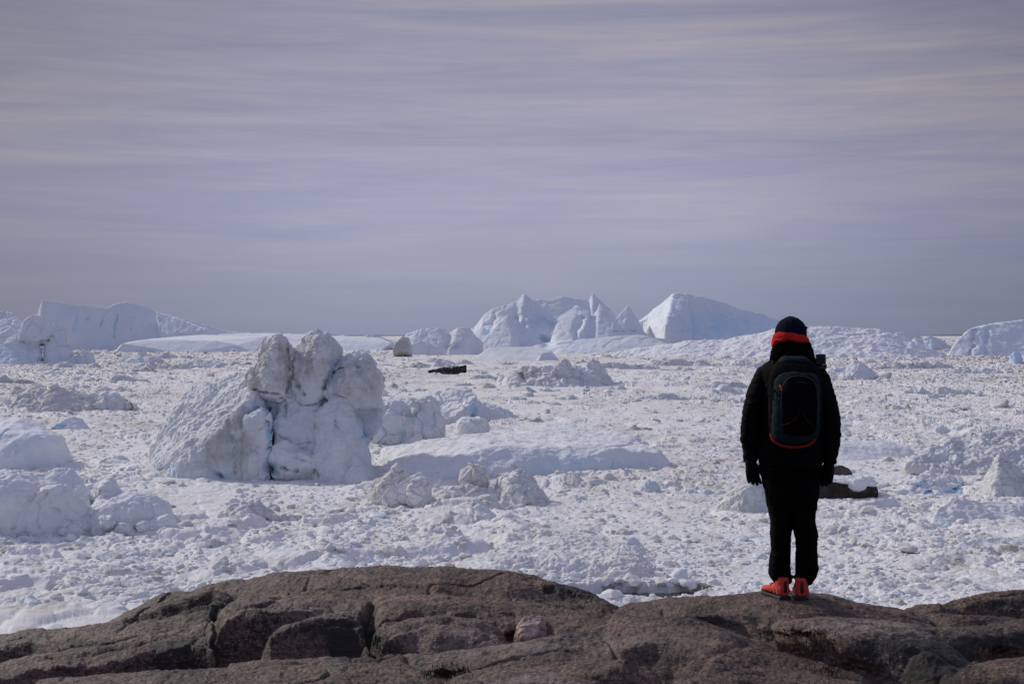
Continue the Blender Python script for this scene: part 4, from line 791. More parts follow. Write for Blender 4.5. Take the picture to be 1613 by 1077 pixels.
def cracks(x, y, z):
    r = np.zeros(len(x)); m = np.nonzero(y < 12)[0]; X_, Y_, Z_ = x[m], y[m], z[m]; px = 806.5+FPX*X_/Y_; py = HOR-Z_/Y_*FPX
    P = np.stack([X_, Y_, Z_], 1); wx = 6*perlin(P/.12, 370)+3*perlin(P/.05, 371); wy = 3*perlin(P/.12, 372); t_ = np.zeros(len(m))
    for pts, w, dep in CRACKS:
        p = np.array(pts, float); dm = np.full(len(m), 1e9)
        for a, b in zip(p[:-1], p[1:]):
            ab = b-a; t = np.clip(((px+wx-a[0])*ab[0]+(py+wy-a[1])*ab[1])/(ab@ab), 0, 1); dm = np.minimum(dm, np.hypot(px+wx-a[0]-t*ab[0], py+wy-a[1]-t*ab[1]))
        t_ = np.maximum(t_, dep*(.75 if dep > .09 else .55)*np.exp(-(dm/w)**2))
    r[m] = t_; return r
def rock_mat():
    m = bpy.data.materials.new('gneiss'); m.use_nodes = True; nt = m.node_tree; b = nt.nodes['Principled BSDF']; L = nt.links.new
    tc = _mk(nt, 'ShaderNodeTexCoord')
    def mapn(sc, rot=(0, 0, 0)):
        n = _mk(nt, 'ShaderNodeMapping'); n.inputs['Scale'].default_value = sc; n.inputs['Rotation'].default_value = rot; L(tc.outputs['Object'], n.inputs[0]); return n.outputs[0]
    def noise(src, sc, det=6, rough=.6, dist=0):
        n = _mk(nt, 'ShaderNodeTexNoise'); n.inputs['Scale'].default_value = sc; n.inputs['Detail'].default_value = det; n.inputs['Roughness'].default_value = rough; n.inputs['Distortion'].default_value = dist; L(src, n.inputs[0]); return n.outputs[0]
    def ramp(v, *st):
        r = _mk(nt, 'ShaderNodeValToRGB'); L(v, r.inputs[0]); e = r.color_ramp.elements
        e[0].position, e[0].color = st[0][0], (*st[0][1], 1); e[1].position, e[1].color = st[-1][0], (*st[-1][1], 1)
        for p, c in st[1:-1]: k = e.new(p); k.color = (*c, 1)
        return r.outputs[0]
    def mix(f, a, c):
        n = _mk(nt, 'ShaderNodeMix'); n.data_type = 'RGBA'; L(f, n.inputs[0])
        for i, v in ((6, a), (7, c)):
            if isinstance(v, tuple): n.inputs[i].default_value = (*v, 1)
            else: L(v, n.inputs[i])
        return n.outputs[2]
    g = lambda a: (a, a, a)
    o = mapn((1, 1, 1)); band = mapn((1.3, 5.0, 7), (.25, 0, .3))
    base = ramp(noise(o, 4.5, 10, .72), (.30, (.042, .027, .019)), (.5, (.118, .074, .053)), (.70, (.29, .180, .132)))
    base = mix(ramp(noise(band, 1.6, 7, .6, .6), (.50, g(0)), (.66, g(.75))), base, (.33, .185, .135))      # pink feldspar bands
    base = mix(ramp(noise(o, 55, 3, .6), (.5, g(0)), (.72, g(.55))), base, (.27, .22, .19))                 # crystals
    base = mix(ramp(noise(o, 62, 4, .75), (.52, g(0)), (.58, g(.85))), base, (.024, .019, .017))
    base = mix(ramp(noise(o, 26, 6, .8), (.53, g(0)), (.57, g(.9))), base, (.022, .018, .016))
    base = mix(ramp(noise(band, 19, 6, .8), (.56, g(0)), (.62, g(.8))), base, (.34, .235, .19))             # mica and black specks
    li = _mk(nt, 'ShaderNodeAttribute'); li.attribute_name = 'lichen_shade'; mo = _mk(nt, 'ShaderNodeAttribute'); mo.attribute_name = 'moss'; wl = _mk(nt, 'ShaderNodeAttribute'); wl.attribute_name = 'pale'
    def m2(a, c, op='MULTIPLY'):
        n = _mk(nt, 'ShaderNodeMath'); n.operation = op; n.use_clamp = True; L(a, n.inputs[0])
        if isinstance(c, float): n.inputs[1].default_value = c
        else: L(c, n.inputs[1])
        return n.outputs[0]
    base = mix(m2(wl.outputs['Fac'], ramp(noise(o, 9, 6, .65), (.42, g(0)), (.55, g(.9)))), base, (.29, .235, .205))
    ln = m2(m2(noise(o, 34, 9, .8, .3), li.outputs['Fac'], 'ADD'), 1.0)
    base = mix(ramp(ln, (.585, g(0)), (.635, g(.95))), base, (.018, .016, .015))                               # black crust lichen mixed with painted shade
    base = mix(m2(mo.outputs['Fac'], ramp(noise(o, 22, 6, .7), (.35, g(.1)), (.55, g(1)))), base, (.060, .030, .015))  # rusty dry moss
    L(base, b.inputs['Base Color']); b.inputs['Roughness'].default_value = .55; b.inputs['Specular IOR Level'].default_value = .30
    bp = _mk(nt, 'ShaderNodeBump'); bp.inputs['Strength'].default_value = .75; bp.inputs['Distance'].default_value = .012; L(noise(o, 60, 8, .72), bp.inputs['Height'])
    b2 = _mk(nt, 'ShaderNodeBump'); b2.inputs['Strength'].default_value = .6; b2.inputs['Distance'].default_value = .03; L(noise(band, 7, 8, .65, .4), b2.inputs['Height']); L(bp.outputs[0], b2.inputs['Normal'])
    L(b2.outputs[0], b.inputs['Normal'])
    return m
ROCK = rock_mat()
def rock_attr(x, y, z):
    px = 806.5+FPX*x/y; py = HOR-z/y*FPX; P = np.stack([x, y, z], 1)
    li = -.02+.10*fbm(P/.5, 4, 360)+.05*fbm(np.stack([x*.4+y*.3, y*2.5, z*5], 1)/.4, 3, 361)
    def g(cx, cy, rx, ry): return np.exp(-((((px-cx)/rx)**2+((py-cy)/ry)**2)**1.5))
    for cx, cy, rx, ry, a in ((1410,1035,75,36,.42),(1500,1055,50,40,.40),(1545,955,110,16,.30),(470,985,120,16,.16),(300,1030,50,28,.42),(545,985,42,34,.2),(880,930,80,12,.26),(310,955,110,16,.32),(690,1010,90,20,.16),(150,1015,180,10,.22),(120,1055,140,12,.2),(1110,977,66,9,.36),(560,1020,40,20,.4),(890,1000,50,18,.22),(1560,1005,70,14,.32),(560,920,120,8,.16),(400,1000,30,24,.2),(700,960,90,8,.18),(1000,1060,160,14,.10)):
        li = li+.55*a*g(cx, cy, rx*1.25, ry*1.25)  # patches on dark fronts and gaps: lichen with shade painted in
    mo = np.zeros(len(x))
    for cx, cy, rx, ry, a in ((1270,1020,75,26,1.0),(1330,1058,70,16,.8),(1250,1005,60,10,.9),(1580,1030,60,9,.8),(600,1030,40,20,.7),(720,1058,50,12,.35),(800,1000,26,12,.7),(560,930,240,8,.55),(700,925,140,8,.5),(1480,1075,80,9,.6),(930,975,30,8,.5)):
        mo = np.maximum(mo, a*g(cx, cy, rx, ry))
    pale = np.clip(1.1*g(1330,990,110,18)+1.0*g(1440,1030,70,40)+.9*g(830,1068,90,14)+.6*g(740,1010,120,30)+.5*g(450,960,110,16)+.35*g(950,1010,200,20), 0, 1)
    return li, mo, pale
GROUND_AT = {}
def build_rocks():
    ys = np.concatenate([np.geomspace(2.2, 6.0, 60)[:-1], np.linspace(6.0, 12.2, 760)[:-1], np.geomspace(12.2, 44, 150)])
    us = np.concatenate([np.linspace(-.75, -.40, 120)[:-1], np.linspace(-.40, .40, 1180), np.linspace(.40, .75, 120)[1:]])
    Y, U = np.meshgrid(ys, us, indexing='ij'); X = (U*Y).ravel(); Y = Y.ravel()
    z0 = rock_h(X, Y); z = z0+rock_relief(X, Y, z0)-cracks(X, Y, z0)
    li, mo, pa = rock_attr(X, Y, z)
    ny, nx = len(ys), len(us); idx = np.arange(ny*nx).reshape(ny, nx)
    F = np.stack([idx[:-1, :-1], idx[:-1, 1:], idx[1:, 1:], idx[1:, :-1]], -1).reshape(-1, 4)
    me = mesh_arr('rock_shore', np.stack([X, Y, z+CZ], 1), F, {'lichen_shade': li, 'moss': mo, 'pale': pa})
    put('rock_shore', me, ROCK, kind='structure', label='bare ice-smoothed brown gneiss humps of the shore')
    return X, Y, z+CZ
def ground(x, y):
    x = np.array([float(x)]); y = np.array([float(y)]); z = rock_h(x, y); return float((z+rock_relief(x, y, z))[0])+CZ
build_rocks()
def boulder():
    D = 7.85
    def pt(a, b, d): return P3(a, b, D+d)
    V, F = hull([pt(808,1024,0), pt(812,990,-.02), pt(820,972,.02), pt(838,966,.06), pt(856,968,.08), pt(868,984,.08), pt(872,1005,.08), pt(866,1020,.04), pt(822,1002,-.10), pt(850,1000,-.09), pt(850,1030,-.08), pt(815,1034,-.04), pt(822,985,-.05), pt(850,980,-.03), pt(830,1010,.22), pt(862,1010,.24), pt(848,975,.18), pt(826,980,.16), pt(868,1034,.2), pt(812,1034,.18)])
    V, F = remesh([(V, F)], .005); V = relax(V, F, 8); N = normals(V, F)
    V = V+N*(.010*fbm(V/.10, 3, 400)+.004*fbm(V/.025, 4, 401)-.006*np.exp(-(perlin(V*np.array([1, 1, 2.2])/.09, 402)/.08)**2))[:, None]
    n = len(V)
    put('boulder', mesh_arr('boulder', V, F, {'lichen_shade': -.10+.26*sstep(-.02, .06, V[:, 0]-P3(842, 0, D)[0])+.1*perlin(V/.06, 3), 'moss': np.zeros(n), 'pale': np.full(n, .7)}), mat('pink_granite', (.40, .285, .24), .8, .2, .5, 26, .6, 90), label='small rounded pinkish boulder resting between the rock humps', category='boulder')
boulder()
def tufts():
    """short grass and heath in the gullies"""
    r = np.random.RandomState(6); G = mat('tundra_grass', (.022, .034, .010), .7, .2, .5, 9); M = mat('dry_heath', (.05, .026, .013), .8, .1, .6, 14)
    for nm, m, spots, n, hh, lb in (('grass', G, [(603,1032,30,14),(700,1060,22,10),(590,1015,10,12),(725,1062,14,8)], 110, .018, 'sparse green grass growing in the rock gullies'), ('heath', M, [(1275,1022,60,22),(1330,1056,60,14),(1250,1003,46,6),(810,1006,14,8),(1580,1030,30,8),(700,1064,26,8)], 1500, .010, 'rusty dry heath and moss in the hollow below the person')):
        V = []; F = []
        for i in range(n):
            cx, cy, rx, ry = spots[r.randint(len(spots))]; a = r.normal(0, .5, 2); px = cx+a[0]*rx; py = cy+a[1]*ry
            # march down the sight line to find the rock there
            ds = np.linspace(6.2, 10.5, 260); zs = -(py-HOR)/FPX*ds; xs = (px-806.5)/FPX*ds; hit = np.nonzero(zs < rock_h(xs, ds))[0]
            if not len(hit): continue
            d = ds[hit[0]]; x = (px-806.5)/FPX*d; z = ground(x, d)
            for b in range(3):
                t = r.uniform(0, 6.28); l = hh*r.uniform(.5, 1.5); w = .0025; ln = r.uniform(.2, .9)*l; bx = x+r.normal(0, .012); by = d+r.normal(0, .012); k = len(V)
                V += [(bx-w*math.cos(t), by-w*math.sin(t), z-.004), (bx+w*math.cos(t), by+w*math.sin(t), z-.004), (bx-w*.6*math.cos(t)+ln*.4*math.sin(t), by+ln*.4, z+l*.6), (bx+w*.6*math.cos(t)+ln*.4*math.sin(t), by+ln*.4, z+l*.6), (bx+ln*math.sin(t), by+ln*math.cos(t), z+l)]
                F += [(k, k+1, k+3), (k, k+3, k+2), (k+2, k+3, k+4)]
        put(nm, mesh_arr(nm, np.array(V), np.array(F)), m, kind='stuff', label=lb, category=nm)
tufts()
# ------------------------------------------------------------------ the person, seen from behind
S = .001839                        # metres per reading unit (1/2.153 of a photo pixel at the person)
PX0, PD = 1247.7, 8.87
TURN = -math.atan((PX0-806.5)/FPX)      # stands with the back square to the viewer
def X(zx): return (zx-318)*S
def Zz(zy): return (1013-zy)*S
def rings(rows, cy=0.0):
    """rows: (zy, left, right, half depth[, cy])"""
    return [((X(r[1])+X(r[2]))/2, (r[4] if len(r) > 4 else cy), Zz(r[0]), (X(r[2])-X(r[1]))/2, r[3]) for r in rows]
def cloth(name, parts, vox, m, parent, soft=4, wr=.006, sc=(.10, .10, .05), fine=.0015, **props):
    V, F = remesh(parts, vox); V = relax(V, F, soft); N = normals(V, F)
    Q = V/np.array(sc); Q = Q+.5*np.stack([perlin(Q*.7, k) for k in (1, 2, 3)], 1)
    V = V+N*(wr*fbm(Q, 3, 500, ridged=True)*.7+fine*fbm(V/.02, 3, 501))[:, None]
    return put(name, mesh_arr(name, V, F), m, parent, **props)
def person():
    gx, gy = P3(PX0, 0, PD)[0], PD
    gz = ground(gx, gy)
    C = dict(jacket=mat('black_shell', (.0035, .0035, .004), .8, .08, .3, 14, .35, 260), trousers=mat('black_trousers', (.0028, .0028, .003), .85, .06, .3, 14, .35, 260), collar=mat('black_fleece', (.003, .003, .0033), .95, .03, .3, 40, .6, 300),
             red=mat('red_fleece', (.60, .018, .012), .85, .15, .25, 40, .5, 260), hat=mat('navy_knit', (.005, .0065, .018), .95, .1, .3, 60, .7, 160), glove=mat('black_glove', (.0035, .0035, .0035), .75, .15, .3, 30, .4, 200),
             skin=mat('skin', (.42, .25, .18), .55, .35, .1, 20), shoe=mat('orange_mesh', (.70, .060, .042), .65, .2, .25, 60, .5, 350), shoetrim=mat('pale_orange', (.85, .23, .13), .5, .35), sole=mat('black_rubber', (.012, .011, .011), .6, .35, .2, 30, .4, 120),
             green=mat('green_tab', (.10, .14, .03), .7, .2), eye=mat('eye', (.6, .6, .58), .2, .5), hair=mat('dark_hair', (.03, .018, .010), .6, .3, .4, 90, .4, 200))
    # body: head, neck, trunk, arms and legs in one skin
    head = loft(rings([(182,285,345,.055,-.01),(168,282,346,.056,-.005),(155,278,350,.066,.02),(140,272,354,.082,.02),(122,268,358,.095,.01),(104,267,360,.098,.008),(86,275,352,.088,.006),(72,290,338,.060,.0)]), 40)
    nose = tube([(X(300), .105, Zz(112)), (X(298), .128, Zz(128)), (X(298), .118, Zz(134))], [.009, .014, .010])
    chin = tube([(X(288), .085, Zz(158)), (X(300), .098, Zz(160)), (X(318), .09, Zz(158))], .014)
    ears = [tube([(X(266+s*92), .0, Zz(118)), (X(265+s*94), -.006, Zz(130)), (X(266+s*92), .004, Zz(140))], [.010, .013, .008]) for s in (0, 1)]
    trunk = loft(rings([(600,240,390,.09),(540,236,392,.09),(440,234,394,.095),(330,232,398,.10),(250,238,392,.085),(225,256,376,.065),(205,270,365,.055),(180,286,346,.05)]), 40)
    bodyp = [head, nose, chin, trunk]+ears
    for l in ([(246,244,.034),(330,203,.036),(420,184,.034),(500,178,.030),(548,180,.022),(558,180,.018)], [(246,388,.034),(330,424,.036),(420,444,.034),(500,446,.030),(548,440,.022),(558,440,.018)]):
        bodyp.append(tube([(X(a), .0, Zz(b)) for b, a, _ in l], [r for *_, r in l], 18))
    for l in ([(590,280,.085),(740,283,.062),(780,282,.055),(860,284,.055),(950,286,.036),(990,288,.034)], [(590,352,.085),(740,354,.062),(780,358,.055),(860,360,.055),(950,358,.036),(990,350,.034)]):
        bodyp.append(tube([(X(a), .0, Zz(b)) for b, a, _ in l], [r for *_, r in l], 18))
    V, F = remesh(bodyp, .008); V = relax(V, F, 4)
    p = put('person', mesh_arr('person', V, F), C['skin'], None, label='person in black with navy beanie and orange shoes standing on the rock, seen from behind', category='person')
    p.location = (gx, gy, gz-.004); p.rotation_euler = (0, 0, TURN)
    for s in (287, 315): poly('eye', [loft([(X(s), .088, Zz(121)-.011, .002, .002), (X(s), .088, Zz(121), .012, .012), (X(s), .088, Zz(121)+.011, .002, .002)], 14)], C['eye'], p)
    poly('mouth', [tube([(X(288), .100, Zz(146)), (X(300), .106, Zz(145)), (X(312), .100, Zz(146))], .005)], mat('lips', (.35, .12, .10), .5), p)
    # clothing
    torso = loft(rings([(575,212,415,.128),(560,210,417,.134),(500,209,418,.138),(430,214,417,.140),(350,216,418,.142),(290,214,420,.140),(250,212,424,.128),(228,220,418,.108),(210,242,402,.088),(196,258,384,.074)]), 56)
    slL = tube([(X(236), .0, Zz(244)), (X(223), .0, Zz(266)), (X(205), -.005, Zz(322)), (X(192), -.012, Zz(370)), (X(183), -.012, Zz(405)), (X(180), -.006, Zz(440)), (X(177), .0, Zz(474)), (X(178), .006, Zz(500)), (X(179), .01, Zz(552))], [.050, .057, .066, .066, .058, .056, .055, .048, .040], 28)
    slR = tube([(X(396), .0, Zz(244)), (X(408), .0, Zz(266)), (X(423), -.005, Zz(322)), (X(435), -.012, Zz(370)), (X(444), -.012, Zz(405)), (X(446), -.006, Zz(440)), (X(447), .0, Zz(470)), (X(445), .006, Zz(500)), (X(441), .01, Zz(552))], [.050, .057, .064, .064, .057, .056, .055, .049, .040], 28)
    bulge = [loft(rings([(468,148,206,.052),(475,145,208,.058),(484,150,206,.05)]), 28), loft(rings([(416,412,478,.058),(424,410,480,.060),(432,414,476,.056)], -.01), 28), loft(rings([(456,416,480,.056),(464,414,480,.058),(472,418,476,.052)]), 28), loft(rings([(430,148,212,.056),(438,146,214,.060),(446,150,211,.056)], -.006), 28)]
    j = cloth('jacket', [torso, slL, slR]+bulge, .007, C['jacket'], p, 3, .007, (.12, .12, .045), .0006)
    poly('hem_cord', [tube([(X(212)+.0, .0, Zz(571)), (X(250), -.118, Zz(573)), (X(314), -.137, Zz(574)), (X(378), -.118, Zz(573)), (X(415), .0, Zz(571)), (X(378), .118, Zz(573)), (X(314), .137, Zz(574)), (X(250), .118, Zz(573)), (X(212), 0, Zz(571))], .006, 8)], C['collar'], j)
    cloth('collar', [loft(rings([(208,244,398,.090),(194,247,391,.088,-.012),(180,249,388,.086,-.014),(166,254,384,.084,-.016),(152,262,378,.078,-.018),(140,272,366,.066,-.016),(128,282,352,.05,-.01)]), 44)], .005, C['collar'], p, 2, .006, (.06, .06, .022))
    # red gaiter: a band round the neck, its rear edge higher than the sides
    n = 72; V = []
    for i in range(n):
        t = 2*math.pi*i/n; ca, sa = math.cos(t), math.sin(t)
        ht = .5-.5*sa                       # 1 at the back of the neck (sa = -1)
        wob = .004*math.sin(3*t+1)+.003*math.sin(7*t)
        zb = Zz(172)+.056*ht**1.6+wob; zt = Zz(136)+.038*ht+wob*.6-.010*ca
        if ca > 0: zb += .008*ca
        for k, (f, o) in enumerate(((0, -.012), (0, .004), (.18, .012), (.5, .010), (.82, .007), (1, .0), (1, -.014))):
            z = zb+(zt-zb)*f; V.append((X(313)+ca*(.104+o-.004*f), -.006+sa*(.100+o), z))
    F = [(i*7+k, ((i+1) % n)*7+k, ((i+1) % n)*7+k+1, i*7+k+1) for i in range(n) for k in range(6)]+[(i*7+6, ((i+1) % n)*7+6, ((i+1) % n)*7, i*7) for i in range(n)]
    V, F2 = remesh([(V, F)], .004); V = relax(V, F2, 2); V = V+normals(V, F2)*(.004*fbm(V/np.array([.05, .05, .018]), 3, 7, ridged=True))[:, None]
    put('neck_gaiter', mesh_arr('neck_gaiter', V, F2), C['red'], p)
    hat = cloth('beanie', [loft(rings([(134,263,363,.098),(126,261,365,.104),(112,262,364.5,.106),(100,264,364.5,.106),(88,269,359,.098),(76,277,350,.082),(67,290,338,.058),(61,303,324,.026),(59.5,309,318,.008)]), 56)], .004, C['hat'], p, 2, .003, (.03, .03, .05), .001)
    poly('brim', [loft(rings([(133,262,365,.105),(127,259.5,367,.109),(112,260,367,.110),(103,261,366.5,.109),(99,263,365,.105)]), 56)], C['hat'], hat)
    poly('tag', [loft([(X(364.5), -.01, Zz(103), .004, .012), (X(366), -.01, Zz(97), .007, .013), (X(364), -.01, Zz(92), .003, .010)], 12, 3, 4)], C['hat'], hat)
    tl = loft(rings([(962,262,313,.060),(955,256,315,.068),(940,244,316,.078),(915,240,311,.082,.004),(880,244,311,.084,.006),(850,249,311,.082,.004),(820,247,312,.078,-.004),(795,246,314,.080,-.006),(760,246,318,.086,-.004),(735,244,320,.092),(700,236,322,.100),(660,228,326,.108),(610,219,330,.115),(575,216,332,.118)]), 44)
    tr = loft(rings([(962,338,382,.056),(955,334,386,.066),(940,327,396,.078),(915,331,404,.082,.004),(880,331,402,.084,.006),(850,332,400,.082,.004),(820,331,401,.080,-.004),(795,327,402,.080,-.006),(770,321,397,.084,-.004),(740,319,393,.092),(700,316,400,.100),(660,312,405,.108),(610,306,409,.115),(575,302,413,.118)]), 44)
    hip = loft(rings([(715,262,372,.06),(690,240,396,.09),(640,224,406,.112),(600,217,410,.118),(560,214,413,.12)]), 44)
    t = cloth('trousers', [tl, tr, hip], .0055, C['trousers'], p, 2, .006, (.10, .10, .06), .0006)
    for s in (318, 327): poly('cord_stopper', [loft([(X(s), -.03, Zz(946), .002, .002), (X(s), -.03, Zz(942), .008, .008), (X(s), -.03, Zz(934), .008, .008), (X(s), -.03, Zz(931), .002, .002)], 12)], C['sole'], t)
    # gloves
    def glove(W, a, b, nrm, sgn):
        a, b, nrm = [np.array(v, float)/np.linalg.norm(v) for v in (a, b, nrm)]; W = np.array(W, float); ps = []
        pts = []
        for u, w, th in ((-.035, .030, .026), (0, .029, .024), (.03, .037, .022), (.065, .042, .020), (.09, .040, .016)):
            for sb in (-1, 1):
                for sn in (-1, 1): pts += [W+a*u+b*w*sb*.82+nrm*th*sn, W+a*u+b*w*sb+nrm*th*sn*.4]
        ps.append(hull([tuple(v) for v in pts]))
        for off, ln, r, c in ((-.031, .058, .0098, 1.15), (-.0105, .072, .0108, 1.0), (.0105, .078, .0112, .9), (.031, .070, .0108, .75)):
            q0 = W+a*.078+b*off*1.05; d = a; P = [q0-a*.02, q0]; ang = .18*c
            for k, f in enumerate((.42, .33, .25)):
                dd = a*math.cos(ang)+nrm*math.sin(ang)+b*off*3.2; P.append(P[-1]+dd*ln*f); ang += .42*c
            ps.append(tube(P, [r*1.1, r*1.1, r*1.05, r*.98, r*.86], 12, 4))
        T = [W+a*.018+b*.022, W+a*.045+b*.046+nrm*.012, W+a*.072+b*.052+nrm*.022, W+a*.092+b*.047+nrm*.030]
        ps.append(tube(T, [.015, .0145, .013, .010], 12, 4))
        V, F = remesh(ps, .0032); V = relax(V, F, 3); V = V+normals(V, F)*(.0014*fbm(V/.018, 3, 9))[:, None]
        g = put('glove', mesh_arr('glove', V, F), C['glove'], p)
        poly('cuff', [tube([tuple(W-a*.105), tuple(W-a*.06), tuple(W-a*.006)], [.037, .040, .034], 22)], C['glove'], g)
        k = W-a*.012+b*sgn*-.025; poly('tab', [tube([tuple(k-b*.004+np.array([0, -.028, .008])), tuple(k+np.array([0, -.030, 0])), tuple(k+np.array([0, -.028, -.01]))], .0045, 8)], C['green'], g)
    glove((X(180), .012, Zz(556)), (.13, .02, -1), (.86, .35, .12), (.3, -.75, .1), 1)
    glove((X(440), .012, Zz(556)), (-.14, .05, -1), (-.8, .45, .1), (-.3, -.8, .1), -1)
    # shoes
    def shoe(hx, yaw, sg):
        c, s = math.cos(yaw), math.sin(yaw)
        def T(V): return [(hx+v[0]*c-v[1]*s, -.075+v[0]*s+v[1]*c, v[2]) for v in V]
        def lay(rows, n=36):   # rows along the length: (y, half width, z low, z high)
            R = crom(rows, 5); V = []; th = np.linspace(0, 2*np.pi, n, endpoint=False); cc = np.cos(th); ss = np.sin(th); cc = np.sign(cc)*np.abs(cc)**.8; ss = np.sign(ss)*np.abs(ss)**.8
            for y, w, z0, z1 in R: V += [(w*a*(1-.22*max(b, 0)), y, (z0+z1)/2+(z1-z0)/2*b) for a, b in zip(cc, ss)]
            F = [(i*n+k, (i+1)*n+k, (i+1)*n+(k+1) % n, i*n+(k+1) % n) for i in range(len(R)-1) for k in range(n)]; F += [tuple(range(n)), tuple((len(R)-1)*n+k for k in range(n))[::-1]]
            return T(V), F
        up = lay([(-.020,.018,.030,.080),(-.012,.034,.026,.102),(.02,.041,.024,.118),(.06,.043,.024,.112),(.10,.045,.024,.094),(.15,.050,.022,.076),(.20,.051,.022,.062),(.245,.042,.022,.052),(.268,.022,.026,.042)])
        ank = loft([(0, .03, .07, .042, .050), (0, .028, .10, .041, .048), (0, .026, .125, .040, .046), (0, .024, .14, .034, .040)], 28); ank = (T(ank[0]), ank[1])
        V, F = remesh([up, ank], .0035); V = relax(V, F, 2)
        V = V+normals(V, F)*(.0012*fbm(V/.02, 3, 4))[:, None]
        o = put('shoe', mesh_arr('shoe', V, F), C['shoe'], p)
        V, F = remesh([lay([(-.030,.020,.002,.030),(-.020,.039,.0,.034),(.02,.046,.0,.030),(.08,.044,.004,.027),(.14,.053,.0,.027),(.20,.055,.0,.028),(.25,.046,.004,.030),(.276,.022,.012,.034)])], .0035)
        so_ = V.copy(); so_[:, 2] -= .004*((np.sin(V[:, 1]*420) > .2) & (V[:, 2] < .012))
        put('sole', mesh_arr('sole', so_, F), C['sole'], o)
        poly('heel_tab', [tube(T([(0, -.020, .05), (0, -.022, .085), (0, -.016, .120)]), [.009, .010, .007], 10)], C['sole'], o)
        st = []
        for sd in (-1, 1):
            for y0, y1 in ((.00, .05), (.05, .09), (.10, .14)): st.append(tube(T([(sd*.0445, y0-.005, .036), (sd*.0430, (y0+y1)/2-.01, .062), (sd*.034, y1-.02, .086)]), .0035, 8))
        for k, pc in enumerate(st): poly('stripe', [pc], C['shoetrim'], o)
        poly('laces', [tube(T([(-.022, .10, .093), (.02, .115, .090), (-.024, .135, .083), (.022, .15, .080), (-.022, .165, .074), (.02, .18, .070)]), .003, 8)], C['sole'], o)
    shoe(X(291), math.radians(25), -1)
    shoe(X(350), math.radians(3), 1)
    return p
PERSON = person()

